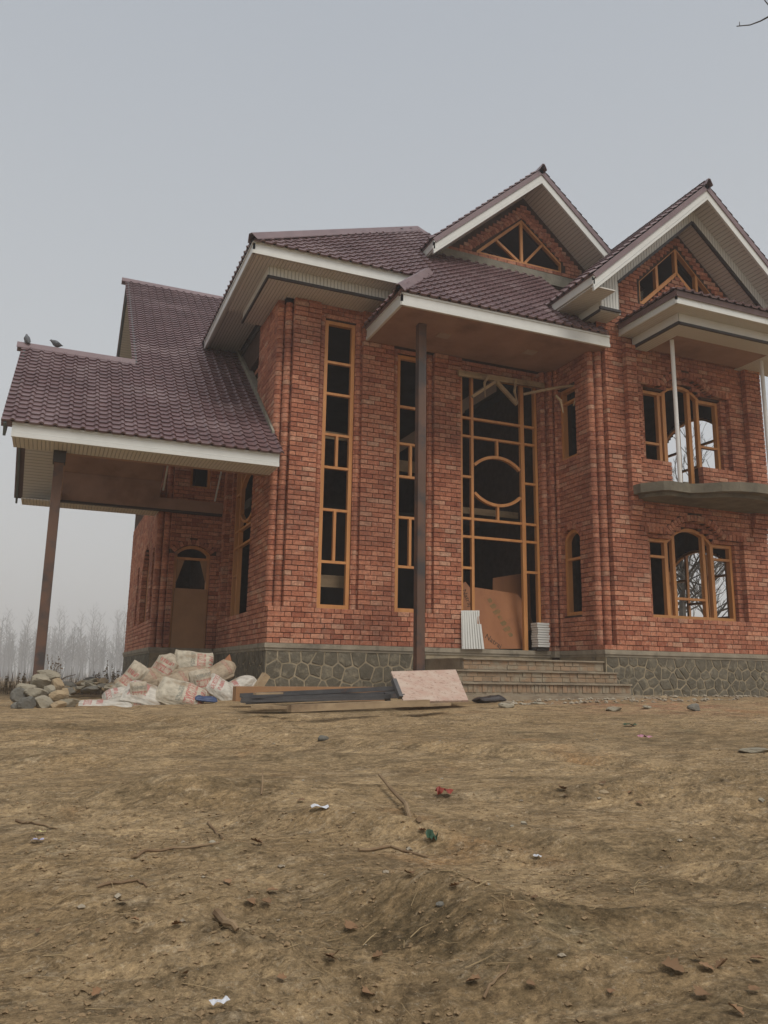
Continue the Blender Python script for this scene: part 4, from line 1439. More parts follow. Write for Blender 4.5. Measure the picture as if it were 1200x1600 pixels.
def zrelief(x, y):
    d = np.hypot(x, y)
    f = smooth(26, 9, d) * (0.45 + 0.55 * smooth(11, 5, d))
    # drag marks run roughly across the view, so stretch the noise that way
    ca, sa = math.cos(.15 - YAW), math.sin(.15 - YAW)
    u, v = x * ca + y * sa, -x * sa + y * ca
    mk = smooth(-.2, .35, fbm(x * .55 + 3, y * .55, 3, 31))
    z = .075 * fbm(u * .55, v * 1.1, 3, 5) + .030 * fbm(u * 2.0, v * 4.5, 3, 11) * (0.5 + mk)
    z = z + .020 * fbm(u * 6, v * 13, 5, 21) * (.4 + mk) + .014 * np.abs(fbm(x * 26, y * 30, 3, 41)) * (.35 + 1.2 * mk)
    # two curved wheel ruts with lug marks
    for (cx, cy, R, w) in ((-2.6, -1.2, 6.1, .13), (6.5, 9.5, 5.6, .12)):
        r = np.hypot(x - cx, y - cy)
        an = np.arctan2(y - cy, x - cx)
        g = np.exp(-((r - R) / w) ** 2)
        z = z - .035 * g + .022 * np.exp(-((np.abs(r - R) - w * 1.5) / (w * .6)) ** 2) + .008 * g * np.sin(an * R / .045)
    return z * f


def zg(x, y):
    return float(zground(x, y) + zrelief(np.array(float(x)), np.array(float(y))))


def hit(px, py):
    """where the view ray through a photo pixel meets the ground"""
    d = (FWD * FPX + RIGHT * (px - 600) - UP * (py - 800)).normalized()
    t = 0.8
    while t < 60:
        p = d * t
        if p.z < zg(p.x, p.y): break
        t += .02 + t * .004
    return p


HA = math.pi / 2 - YAW
angs = np.concatenate([np.linspace(HA - math.radians(35), HA + math.radians(35), 620),
                       np.linspace(HA + math.radians(35), HA + math.radians(325), 70)[1:-1]])
radii = np.concatenate([np.geomspace(.9, 14, 860), np.geomspace(14, 1800, 70)[1:]])
A_, R_ = np.meshgrid(angs, radii)
GXs, GYs = R_ * np.cos(A_), R_ * np.sin(A_)
GZs = zground(GXs, GYs) + zrelief(GXs, GYs)
nr, na = GXs.shape
V = np.c_[GXs.ravel(), GYs.ravel(), GZs.ravel()]
V = np.vstack([V, [[0, 0, float(zground(0, 0))]]])
i, j = np.meshgrid(np.arange(nr - 1), np.arange(na), indexing='ij')
j2 = (j + 1) % na
Q = np.stack([i * na + j, (i + 1) * na + j, (i + 1) * na + j2, i * na + j2], -1).reshape(-1, 4)
T = [(nr * na, k, (k + 1) % na) for k in range(na)]
me = bpy.data.meshes.new('ground')
me.vertices.add(len(V)); me.vertices.foreach_set('co', V.ravel())
nl = len(Q) * 4 + len(T) * 3
me.loops.add(nl)
me.loops.foreach_set('vertex_index', np.concatenate([Q.ravel(), np.array(T).ravel()]).astype(np.int32))
me.polygons.add(len(Q) + len(T))
me.polygons.foreach_set('loop_start', np.concatenate([np.arange(len(Q)) * 4, len(Q) * 4 + np.arange(len(T)) * 3]).astype(np.int32))
me.update(calc_edges=True)
me.validate()
me.polygons.foreach_set('use_smooth', [True] * len(me.polygons))


def soil_material():
    m = bpy.data.materials.new('bare_soil')
    m.use_nodes = True
    n, l = m.node_tree.nodes, m.node_tree.links
    b = n['Principled BSDF']
    b.inputs['Roughness'].default_value = 0.95
    b.inputs['Specular IOR Level'].default_value = 0.1
    geo = n.new('ShaderNodeNewGeometry')

    def noise(sc, det=5, rg=.6, stretch=None, dist=0.0):
        t = n.new('ShaderNodeTexNoise')
        t.inputs['Scale'].default_value = sc; t.inputs['Detail'].default_value = det; t.inputs['Roughness'].default_value = rg
        t.inputs['Distortion'].default_value = dist
        if stretch:
            mp = n.new('ShaderNodeMapping'); mp.inputs['Scale'].default_value = stretch
            mp.inputs['Rotation'].default_value = (0, 0, YAW - .15)
            l.new(geo.outputs['Position'], mp.inputs['Vector']); l.new(mp.outputs[0], t.inputs['Vector'])
        else:
            l.new(geo.outputs['Position'], t.inputs['Vector'])
        return t.outputs['Fac']

    def rng(f, lo, hi, a=0., bb=1.):
        r = n.new('ShaderNodeMapRange')
        for k, v in (('From Min', lo), ('From Max', hi), ('To Min', a), ('To Max', bb)): r.inputs[k].default_value = v
        l.new(f, r.inputs['Value']); return r.outputs['Result']

    def mix(a, bb, f):
        x = n.new('ShaderNodeMix'); x.data_type = 'RGBA'
        for s_, v in ((x.inputs['Factor'], f), (x.inputs['A'], a), (x.inputs['B'], bb)):
            if hasattr(v, 'is_linked'): l.new(v, s_)
            else: s_.default_value = v if isinstance(v, float) else (*v, 1)
        return x.outputs['Result']
    c = mix((0.42, 0.300, 0.166), (0.31, 0.212, 0.110), rng(noise(1.3, 6), .35, .65))
    c = mix(c, (0.165, 0.118, 0.068), rng(noise(2.1, 8, .75, (1, 2.2, 1)), .48, .66, 0, .85))
    c = mix(c, (0.47, 0.36, 0.225), rng(noise(3.7, 6, .7, (1, 2.5, 1)), .56, .72, 0, .7))
    c = mix(c, (0.33, 0.185, 0.082), rng(noise(.9, 4), .60, .70, 0, .7))
    c = mix(c, (0.17, 0.150, 0.088), rng(noise(1.1, 5, .6, (1.3, 1, 1)), .60, .74, 0, .6))
    c = mix(c, (0.11, 0.075, 0.042), rng(noise(22, 6, .8, (1, 1.5, 1)), .54, .64, 0, .8))
    c = mix(c, (0.50, 0.40, 0.27), rng(noise(48, 4, .8), .57, .66, 0, .6))
    c = mix(c, (0.13, 0.088, 0.048), rng(noise(6, 8, .85, (1, 3.0, 1), .6), .53, .62, 0, .75))  # dark dashes: crumb colour, with shading of the small relief painted in
    c = mix(c, (0.54, 0.43, 0.29), rng(noise(8, 8, .85, (1, 2.6, 1), .4), .55, .66, 0, .65))
    da = n.new('ShaderNodeAttribute'); da.attribute_name = 'dark_patch'
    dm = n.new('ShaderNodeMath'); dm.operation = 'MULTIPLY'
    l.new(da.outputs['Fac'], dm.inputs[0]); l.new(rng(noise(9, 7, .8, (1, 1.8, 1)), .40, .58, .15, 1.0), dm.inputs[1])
    c = mix(c, (0.095, 0.070, 0.038), dm.outputs[0])  # darker patches: moist soil together with painted relief shade
    # brick dust near the steps: a disc round (7.2, 8.6)
    vm = n.new('ShaderNodeVectorMath'); vm.operation = 'DISTANCE'
    l.new(geo.outputs['Position'], vm.inputs[0]); vm.inputs[1].default_value = (7.4, 8.5, -.3)
    near = rng(vm.outputs['Value'], 2.2, .3)
    k = n.new('ShaderNodeMath'); k.operation = 'MULTIPLY'
    l.new(near, k.inputs[0]); l.new(rng(noise(1.6, 5, .7, (1, 2.5, 1)), .42, .62, 0, .8), k.inputs[1])
    c = mix(c, (0.33, 0.15, 0.09), k.outputs[0])
    mm = n.new('ShaderNodeMix'); mm.data_type = 'RGBA'; mm.blend_type = 'MULTIPLY'; mm.inputs['Factor'].default_value = 1.0
    l.new(c, mm.inputs['A']); l.new(rng(noise(4.5, 12, .86, (1, 1.7, 1)), .36, .62, .50, 1.32), mm.inputs['B'])
    c = mm.outputs['Result']
    mm = n.new('ShaderNodeMix'); mm.data_type = 'RGBA'; mm.blend_type = 'MULTIPLY'; mm.inputs['Factor'].default_value = 1.0
    l.new(c, mm.inputs['A']); l.new(rng(noise(34, 8, .85, (1, 1.3, 1)), .38, .62, .62, 1.34), mm.inputs['B'])
    c = mm.outputs['Result']
    l.new(c, b.inputs['Base Color'])
    b1 = n.new('ShaderNodeBump'); b1.inputs['Strength'].default_value = .9; b1.inputs['Distance'].default_value = .02
    l.new(noise(22, 8, .72, (1, 1.5, 1)), b1.inputs['Height'])
    b2 = n.new('ShaderNodeBump'); b2.inputs['Strength'].default_value = .7; b2.inputs['Distance'].default_value = .006
    l.new(noise(110, 5, .75), b2.inputs['Height']); l.new(b1.outputs[0], b2.inputs['Normal'])
    l.new(b2.outputs[0], b.inputs['Normal'])
    return m


M['soil'] = soil_material()
dark_patch = np.zeros(len(V))
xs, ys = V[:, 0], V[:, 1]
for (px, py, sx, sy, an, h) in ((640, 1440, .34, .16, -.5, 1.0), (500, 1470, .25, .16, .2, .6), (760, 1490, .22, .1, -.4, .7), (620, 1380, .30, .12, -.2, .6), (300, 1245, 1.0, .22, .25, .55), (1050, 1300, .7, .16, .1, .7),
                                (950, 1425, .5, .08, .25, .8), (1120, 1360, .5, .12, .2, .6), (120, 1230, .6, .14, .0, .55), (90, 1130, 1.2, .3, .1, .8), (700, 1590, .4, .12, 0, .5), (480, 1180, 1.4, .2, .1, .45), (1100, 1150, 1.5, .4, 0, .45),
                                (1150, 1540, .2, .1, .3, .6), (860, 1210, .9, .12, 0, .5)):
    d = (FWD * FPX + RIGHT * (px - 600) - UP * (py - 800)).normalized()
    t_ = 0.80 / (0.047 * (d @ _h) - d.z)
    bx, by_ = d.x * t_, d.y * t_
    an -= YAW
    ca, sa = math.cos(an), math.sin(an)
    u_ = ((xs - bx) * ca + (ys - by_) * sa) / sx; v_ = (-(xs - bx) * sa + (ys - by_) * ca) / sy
    dark_patch = np.maximum(dark_patch, h * np.exp(-(u_ * u_ + v_ * v_) * .8))
# moist dug soil, plus shade of ridges and ruts put into the colour
at_d = me.attributes.new('dark_patch', 'FLOAT', 'POINT')
at_d.data.foreach_set('value', dark_patch.astype(np.float32))
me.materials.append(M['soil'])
g = link('ground', me)
g['kind'] = 'structure'
g['label'] = 'bare churned brown soil of the building yard'

# ---------------------------------------------------------------- loose bits of the soil: clods, straw
def in_view_points(n, rmin, rmax, pw=1.0, half=30):
    r = rmin * (rmax / rmin) ** (RNG.random(n) ** pw)
    a = HA + np.radians(RNG.uniform(-half, half, n))
    return r * np.cos(a), r * np.sin(a), r


M['clod'] = mat('soil_clod', (0.30, 0.21, 0.12), 0.95, 0.1, base2=(0.21, 0.145, 0.08), scale=9, bump=.5, bscale=120)
M['straw'] = mat('dry_straw', (0.36, 0.27, 0.15), 0.9, 0.1, base2=(0.20, 0.135, 0.07), scale=5)
M['pebble'] = mat('grey_pebble', (0.38, 0.33, 0.25), 0.9, 0.2, base2=(0.24, 0.19, 0.135), scale=5)
OCT = np.array([(1, 0, 0), (-1, 0, 0), (0, 1, 0), (0, -1, 0), (0, 0, 1), (0, 0, -.6), (.6, .6, .5), (-.6, .6, .4), (-.6, -.6, .5), (.6, -.6, .4)], float)
OCF = [(0, 6, 4), (6, 2, 4), (2, 7, 4), (7, 1, 4), (1, 8, 4), (8, 3, 4), (3, 9, 4), (9, 0, 4), (0, 2, 6), (2, 1, 7), (1, 3, 8), (3, 0, 9), (2, 0, 5), (1, 2, 5), (3, 1, 5), (0, 3, 5)]


def scatter_clods(name, n, rmin, rmax, smin, smax, m, clump=True):
    x, y, r = in_view_points(n * 3, rmin, rmax, .8)
    if clump:
        keep = fbm(x * 1.1, y * 1.6, 3, 77) + RNG.uniform(-.25, .25, len(x)) > .12
        x, y, r = x[keep][:n], y[keep][:n], r[keep][:n]
    else:
        x, y, r = x[:n], y[:n], r[:n]
    z = zground(x, y) + zrelief(x, y)
    V, F = [], []
    for i in range(len(x)):
        s = smin * (smax / smin) ** (random.random() ** 2.2)
        P = OCT * (s * RNG.uniform(.6, 1.25, (10, 1))) * np.array([1, RNG.uniform(.6, 1.1), RNG.uniform(.5, .8)])
        a = random.uniform(0, 6.28); ca, sa = math.cos(a), math.sin(a)
        P = np.c_[P[:, 0] * ca - P[:, 1] * sa, P[:, 0] * sa + P[:, 1] * ca, P[:, 2]] + [x[i], y[i], z[i] + s * .12]
        k = len(V)
        V += P.tolist(); F += [(a_ + k, b_ + k, c_ + k) for a_, b_, c_ in OCF]
    o = obj(name, V, F, m)
    o['kind'] = 'stuff'
    return o


tag(scatter_clods('soil_clods', 9000, 1.6, 11, .002, .012, M['clod']), 'crumbs and clods of dry soil over the yard')
tag(scatter_clods('gravel', 150, 2.2, 12, .004, .018, M['pebble'], False), 'scattered small grey pebbles on the soil')


def scatter_straw(n):
    x, y, r = in_view_points(n * 2, 1.6, 12, .85)
    keep = fbm(x * .9, y * 1.3, 3, 55) + RNG.uniform(-.4, .4, len(x)) > .0
    x, y = x[keep][:n], y[keep][:n]
    mb = MB()
    for i in range(len(x)):
        L = random.uniform(.02, .10); a = random.gauss(-YAW + .1, .8); w = random.uniform(.0006, .0016)
        p0 = Vector((x[i], y[i], 0)); dv = Vector((math.cos(a), math.sin(a), 0))
        pts = []
        bend = random.uniform(-.25, .25)
        for t in (0, .5, 1):
            q = p0 + dv * (L * t) + Vector((-dv.y, dv.x, 0)) * (bend * L * t * (1 - t) * 2)
            q.z = zg(q.x, q.y) + .004 + random.uniform(0, .012) * (t > .4)
            pts.append(q)
        mb.tube(pts, [w, w, w * .5], 3, cap=False)
    o = mb.build('straw', M['straw'])
    return tag(o, 'bits of dry straw and rootlets strewn over the soil', kind='stuff')


scatter_straw(1300)

def foot_rubble():
    runs = [((3.0, 11.86), (5.4, 11.86), 130), ((2.93, 12.0), (2.93, 14.5), 60), ((5.2, 9.72), (8.6, 9.72), 190), ((8.3, 10.48), (12.2, 10.48), 230), ((5.3, 9.0), (9.5, 9.3), 160)]
    V, F = [], []
    for (a, b, n) in runs:
        for i in range(n):
            t = random.random()
            x = a[0] + (b[0] - a[0]) * t + random.gauss(0, .05); y = a[1] + (b[1] - a[1]) * t - abs(random.gauss(0, .16))
            s = .008 * (6 ** (random.random() ** 1.8))
            P = OCT * (s * RNG.uniform(.6, 1.3, (10, 1))) * np.array([1, .9, .7]) + [x, y, zg(x, y) + s * .2]
            k = len(V); V += P.tolist(); F += [(p + k, q + k, r + k) for p, q, r in OCF]
    tag(obj('rubble_crumbs', V, F, M['pebble']), 'crumbs of stone and mortar along the foot of the walls and steps', kind='stuff')


foot_rubble()

# ---------------------------------------------------------------- sticks, leaves and litter
M['twig'] = mat('brown_twig', (0.17, 0.11, 0.065), 0.9, 0.1, base2=(0.28, 0.20, 0.12), scale=9)
M['leaf'] = mat('dry_leaf', (0.29, 0.175, 0.095), 0.85, 0.2, base2=(0.21, 0.115, 0.06), scale=20, rand=.45)
M['bark'] = mat('grey_bark', (0.13, 0.11, 0.09), 0.95, 0.1, base2=(0.20, 0.18, 0.15), scale=6)


def stick_thing(name, pix, r0, r1, label, lift=0.0, end_lift=0.0):
    pts = [hit(*q) for q in pix]
    n = len(pts)
    P = []
    for i in range(n - 1):
        for t in (0, .33, .66):
            P.append(pts[i].lerp(pts[i + 1], t))
    P.append(pts[-1])
    o0 = P[0].copy()
    for i, p in enumerate(P):
        t = i / (len(P) - 1)
        p.z = zg(p.x, p.y) + r0 * .7 + lift + end_lift * t + random.uniform(0, .003)
    mb = MB().tube([p - o0 for p in P], [r0 + (r1 - r0) * i / (len(P) - 1) for i in range(len(P))], 7)
    return tag(mb.build(name, M['twig'], loc=o0), label, 'stick')


stick_thing('stick', [(655, 1292), (625, 1260), (592, 1226)], .012, .008, 'thick straight brown stick lying slantwise on the soil below the pinkish board', .01, .03)
stick_thing('twig', [(338, 1440), (352, 1452), (370, 1466)], .012, .007, 'short bent twig in the dug hollow of the foreground', .006)
stick_thing('twig', [(152, 1388), (190, 1382), (215, 1378), (229, 1392)], .006, .003, 'thin hooked twig on the left foreground soil')
stick_thing('twig', [(205, 1349), (230, 1332), (290, 1327), (342, 1325)], .006, .004, 'long thin twig that runs up to a small pale stone')
stick_thing('twig', [(756, 1572), (770, 1545), (790, 1530), (797, 1515)], .004, .002, 'pale wiry twig near the bottom edge of the picture')
stick_thing('twig', [(25, 1284), (60, 1290), (90, 1298)], .006, .003, 'dark twig just above the yellow and white packet')
stick_thing('twig', [(408, 1246), (410, 1232), (409, 1226)], .005, .003, 'tiny upright twig poking out of the soil hump', .0, .05)
stick_thing('twig', [(325, 1290), (335, 1302), (348, 1314)], .006, .003, 'little slanting twig on the soil hump beside a pale stone')
stick_thing('twig', [(560, 1334), (610, 1326), (668, 1345)], .007, .004, 'rotten grey branch half sunk in soil below the thick stick')


def leaf_mesh(seed):
    rr = random.Random(seed)
    V, F = [], []
    n = 9
    k1, k2 = rr.uniform(-.5, .9), rr.uniform(.4, 1.4)
    for i in range(n):
        t = i / (n - 1)
        w = .42 * math.sin(math.pi * min(1, t * .96 + .02)) ** .75 * (1 + .38 * math.sin(t * 19 + seed))
        z = k1 * .25 * t * t
        for s in (-1, -.5, 0, .5, 1):
            V.append((t - .5, s * w, z + abs(s) ** 1.5 * w * k2 * .45 + rr.uniform(-.02, .02)))
    for i in range(n - 1):
        for j in range(4):
            F.append((i * 5 + j, i * 5 + j + 1, i * 5 + 6 + j, i * 5 + 5 + j))
    return V, F


LM = []
for s in range(5):
    v, f = leaf_mesh(s + 3)
    m_ = bpy.data.meshes.new('dry_leaf'); m_.from_pydata(v, [], f); m_.materials.append(M['leaf'])
    m_.polygons.foreach_set('use_smooth', [True] * len(m_.polygons)); m_.update(); LM.append(m_)


LEAVES = []


def put_leaf(px, py, size, a=None, li=0):
    p = hit(px, py)
    o = link('dry_leaf', LM[li % 5], loc=(p.x, p.y, zg(p.x, p.y) + .010 + size * .05))
    o.rotation_euler = (random.uniform(-.35, .35), random.uniform(-.35, .35), a if a is not None else random.uniform(0, 6.28))
    o.scale = (size, size, size)
    LEAVES.append((px, py, o))
    return tag(o, None, 'leaf', 'dry leaves on the soil')


for i, q in enumerate(((1052, 1525, .07, -.8), (1105, 1522, .05), (1092, 1507, .04), (1130, 1520, .05), (1185, 1508, .05), (1098, 1567, .06), (1180, 1560, .04), (276, 1452, .035),
                       (415, 1417, .045), (425, 1405, .05), (390, 1422, .05), (515, 1510, .045), (287, 1537, .03), (590, 1505, .04), (575, 1567, .05), (740, 1545, .05), (470, 1254, .05),
                       (400, 1322, .06), (878, 1243, .07), (942, 1235, .06), (985, 1242, .04), (548, 1460, .06), (520, 1505, .05), (660, 1310, .04), (190, 1421, .045), (210, 1454, .03),
                       (835, 1412, .03), (1090, 1100, .06), (885, 1250, .04), (355, 1385, .04), (60, 1465, .03), (900, 1395, .03), (640, 1378, .05), (710, 1400, .04), (1000, 1260, .05),
                       (1120, 1405, .03), (955, 1560, .03), (830, 1552, .035), (150, 1560, .03), (440, 1535, .03), (1150, 1590, .05), (1020, 1585, .03))):
    put_leaf(q[0], q[1], q[2] * .8, q[3] if len(q) > 3 else None, i)

LORD = ['leftmost', 'second from the left', 'third from the left', 'fourth from the left', 'fifth from the left', 'sixth from the left', 'seventh from the left', 'eighth from the left', 'ninth from the left', 'tenth from the left', 'eleventh from the left', 'twelfth from the left'] + [w_ + ' from the left' for w_ in ('thirteenth', 'fourteenth', 'fifteenth', 'sixteenth', 'seventeenth', 'eighteenth', 'nineteenth', 'twentieth')]
for zone, test in (('at the bottom left of the yard', lambda x, y: y > 1480 and x < 600), ('at the bottom right of the yard', lambda x, y: y > 1480 and x >= 600),
                   ('in the dug middle foreground', lambda x, y: 1300 < y <= 1480), ('on the farther yard', lambda x, y: y <= 1300)):
    for i, q in enumerate(sorted((l_ for l_ in LEAVES if test(l_[0], l_[1])), key=lambda l_: l_[0])):
        q[2]['label'] = 'dry brown leaf %s, %s' % (zone, LORD[i])
M['litter_w'] = mat('white_paper', (0.62, 0.63, 0.66), 0.7, 0.2, var=.2, scale=30)
M['litter_y'] = mat('yellow_paper', (0.60, 0.54, 0.25), 0.7, 0.2, var=.2, scale=30)
M['litter_b'] = mat('lilac_paper', (0.45, 0.44, 0.58), 0.7, 0.2, var=.2, scale=30)
M['litter_r'] = mat('red_foil', (0.30, 0.05, 0.03), 0.5, 0.4, var=.3, scale=30)
M['litter_g'] = mat('green_plastic', (0.035, 0.085, 0.045), 0.5, 0.4, var=.3, scale=30)
M['litter_p'] = mat('pink_plastic', (0.55, 0.25, 0.33), 0.5, 0.4, var=.2, scale=30)


def scrap(px, py, L, W, a, m, label, cat='litter', crumple=.25, name='paper_scrap'):
    p = hit(px, py)
    V, F = [], []
    for i in range(6):
        for j in range(4):
            V.append(((i / 5 - .5) * L, (j / 3 - .5) * W, random.uniform(0, crumple * W) + .15 * W * math.sin(i * 1.3)))
    for i in range(5):
        for j in range(3):
            F.append((i * 4 + j, i * 4 + 4 + j, i * 4 + 5 + j, i * 4 + 1 + j))
    o = obj(name, V, F, m, loc=(p.x, p.y, zg(p.x, p.y) + .012))
    o.rotation_euler = (random.uniform(-.1, .1) - .25 * 0, 0, a)
    return tag(o, label, cat)


scrap(62, 1310, .040, .022, -.3, M['litter_y'], 'pale yellow packet flap on the soil at the left edge')
scrap(58, 1319, .042, .026, .4, M['litter_b'], 'small lilac and white packet below the yellow flap')
scrap(342, 1581, .042, .022, .3, M['litter_w'], 'crumpled white paper scrap at the bottom of the yard')
scrap(500, 1268, .075, .035, -.1, M['litter_w'], 'flat white scrap on the soil left of the thick stick')
scrap(694, 1247, .085, .045, .0, M['litter_r'], 'crumpled red wrapper right of the thick stick', crumple=.9, name='wrapper')
scrap(674, 1320, .040, .035, .5, M['litter_g'], 'small crumpled green plastic piece below the red wrapper', crumple=1.0, name='wrapper')
scrap(1008, 1154, .13, .06, .1, M['litter_p'], 'faded pink plastic scrap near the entrance steps', name='plastic_scrap')
scrap(985, 1135, .14, .05, .0, M['litter_g'], 'thin green plastic strip near the entrance steps', name='plastic_scrap')
scrap(840, 1347, .03, .02, .4, M['litter_w'], 'tiny white chip on the middle of the soil')


# ---------------------------------------------------------------- rocks
def rock_mesh(seed, flat=.75, sub=2):
    rr = np.random.default_rng(seed)
    # icosphere by cube subdivision
    n = 7
    V, F, key = [], [], {}

    def vert(p):
        p = np.array(p, float); p /= np.linalg.norm(p)
        k = tuple(np.round(p, 5))
        if k not in key:
            key[k] = len(V); V.append(p)
        return key[k]
    for ax in range(3):
        for sg in (-1, 1):
            for i in range(n):
                for j in range(n):
                    q = []
                    for (di, dj) in ((0, 0), (1, 0), (1, 1), (0, 1)):
                        c = [0, 0, 0]; c[ax] = sg; c[(ax + 1) % 3] = -1 + 2 * (i + di) / n; c[(ax + 2) % 3] = -1 + 2 * (j + dj) / n
                        q.append(vert(c))
                    F.append(tuple(q if sg > 0 else q[::-1]))
    V = np.array(V)
    # chop with random planes: angular faces
    for _ in range(11):
        d = rr.normal(size=3); d /= np.linalg.norm(d)
        lim = rr.uniform(.55, .85)
        e = V @ d
        V = V - np.outer(np.clip(e - lim, 0, None) * .92, d)
    V = V * (1 + .05 * rr.normal(size=(len(V), 1)) * .5)
    V = V * np.array([1, rr.uniform(.7, 1.0), flat * rr.uniform(.8, 1.1)])
    return V, F


M['rock1'] = mat('grey_rock', (0.38, 0.335, 0.25), 0.9, 0.2, base2=(0.24, 0.215, 0.165), scale=7, bump=.8, bscale=30, stain=(0.36, 0.32, 0.24), stain_scale=6, rand=.3)
M['rock2'] = mat('tan_rock', (0.42, 0.32, 0.20), 0.9, 0.2, base2=(0.31, 0.225, 0.135), scale=7, bump=.8, bscale=30, stain=(0.18, 0.15, 0.11), stain_scale=5, rand=.3)
M['rock3'] = mat('dark_rock', (0.17, 0.16, 0.135), 0.85, 0.3, base2=(0.27, 0.245, 0.20), scale=6, bump=.8, bscale=30, rand=.3)
RM = {}
for mk in ('rock1', 'rock2', 'rock3'):
    RM[mk] = []
    for s in range(4):
        v, f = rock_mesh(s + ord(mk[-1]) * 7)
        m_ = bpy.data.meshes.new('rock'); m_.from_pydata(v.tolist(), [], f); m_.materials.append(M[mk]); m_.update(); RM[mk].append(m_)


def put_rock(loc, size, mk, k, label, group=None, rot=None, cat='rock'):
    o = link('rock', RM[mk][k % 4], loc=loc)
    o.scale = size
    o.rotation_euler = rot or (random.uniform(-.3, .3), random.uniform(-.3, .3), random.uniform(0, 6.28))
    return tag(o, label, cat, group)


# near pile beside the carport post, from crop pixels (x, y centre, width, height in px) and depth
PILE = [(62, 1065, 30, 20, 10.6, 'rock1', 'largest flat topped grey rock on top of the pile by the carport post'),
        (75, 1054, 28, 14, 11.0, 'rock1', 'rounded dusty rock leaning against the foot of the carport post'),
        (41, 1074, 22, 15, 10.5, 'rock1', 'grey rock on the left shoulder of the pile by the post'),
        (56, 1083, 28, 20, 10.3, 'rock1', 'broad grey boulder in the middle of the pile by the post'),
        (89, 1071, 19, 18, 10.6, 'rock2', 'yellowish tan rock on the right shoulder of the pile'),
        (77, 1078, 14, 16, 10.4, 'rock1', 'narrow pale rock wedged in the middle of the pile'),
        (90, 1087, 24, 18, 10.2, 'rock2', 'tan rock with a flat face on the right of the pile'),
        (28, 1088, 20, 20, 10.3, 'rock3', 'dark rock with a pale streak at the left of the pile'),
        (43, 1101, 25, 20, 10.0, 'rock3', 'dark blocky rock at the front left foot of the pile'),
        (67, 1098, 24, 22, 10.1, 'rock1', 'wedge shaped grey rock at the front middle of the pile'),
        (90, 1101, 20, 13, 10.0, 'rock2', 'small square tan rock at the front foot of the pile'),
        (107, 1098, 26, 15, 10.2, 'rock1', 'low flat rock at the right foot of the pile'),
        (101, 1084, 13, 14, 10.5, 'rock2', 'small tan rock behind the right side of the pile'),
        (27, 1105, 14, 12, 10.1, 'rock3', 'small dark stone at the far left foot of the pile'),
        (72, 1089, 10, 9, 10.5, 'rock2', 'brick coloured chip wedged between rocks of the pile'),
        (50, 1093, 22, 16, 10.6, 'rock3', 'dark rock deep inside the pile by the post'),
        (80, 1094, 20, 16, 10.7, 'rock3', 'dark rock hidden low behind the tan rocks of the pile')]
for i, (px, py, w_, h_, Y, mk, lab) in enumerate(PILE):
    p = at(px, py, Y); k = Y * .93 / FPX
    put_rock(p, (w_ * k * .66, w_ * k * .55, h_ * k * .90), mk, i, lab, 'rocks heaped beside the carport post', rot=(random.uniform(-.15, .15), random.uniform(-.15, .15), random.uniform(-.5, .5)))
for i in range(46):                       # low heap farther back
    px = random.uniform(98, 186)
    base = 1083 - 12 * math.exp(-((px - 148) / 34) ** 2)
    py = base + random.uniform(-12, 7) * math.exp(-((px - 140) / 55) ** 2)
    Y = 13.0 + random.uniform(-.5, .5) + (1085 - py) * .06
    p = at(px, py, Y)
    s = random.uniform(.05, .13)
    put_rock(p, (s * 1.3, s, s * .7), random.choice(['rock1', 'rock1', 'rock2', 'rock3']), i, 'small rounded rubble stone in the low heap behind the sacks and post', 'rubble stones in the low heap')
LOOSE = [(505, 1153, 19, 11, 'rock3', 'lone grey stone on the yard below the timber beam'), (791, 1101, 22, 14, 'rock1', 'pale rounded boulder right of the pinkish board'),
         (959, 1107, 26, 13, 'rock1', 'broad rounded boulder in front of the steps'), (1085, 1105, 22, 15, 'rock3', 'dark jagged clump of rubble before the right wing'),
         (1036, 1090, 12, 9, 'rock2', 'small tan stone against the plinth of the right wing'), (1010, 1104, 16, 8, 'rock1', 'flat pale stone right of the broad boulder'),
         (1180, 1172, 44, 12, 'rock1', 'flat grey slab stone at the right edge of the yard'), (331, 1317, 13, 11, 'rock1', 'small pale stone at the end of the long twig'),
         (1190, 1250, 14, 9, 'rock1', 'small grey stone near the right edge of the yard'), (688, 1412, 12, 11, 'rock3', 'small dark stone in the dug soil of the foreground'),
         (944, 1237, 16, 10, 'rock2', 'brown stone on the right middle of the yard'), (818, 1286, 10, 8, 'rock1', 'small white stone on the grey gravel streak'),
         (800, 1291, 8, 6, 'rock1', 'tiny pale pebble beside the white stone on the streak'), (840, 1098, 20, 6, 'rock1', 'low pale slab stone in front of the steps'),
         (62, 1400, 9, 5, 'rock2', 'small tan pebble on the left foreground')]
for i, (px, py, w_, h_, mk, lab) in enumerate(LOOSE):
    p = hit(px, py + h_ * .35); k = p.length / FPX
    put_rock((p.x, p.y, p.z + h_ * k * .25), (w_ * k * .58, w_ * k * .45, h_ * k * .62), mk, i + 1, lab, rot=(0, 0, random.uniform(-.4, .4)), cat='stone')

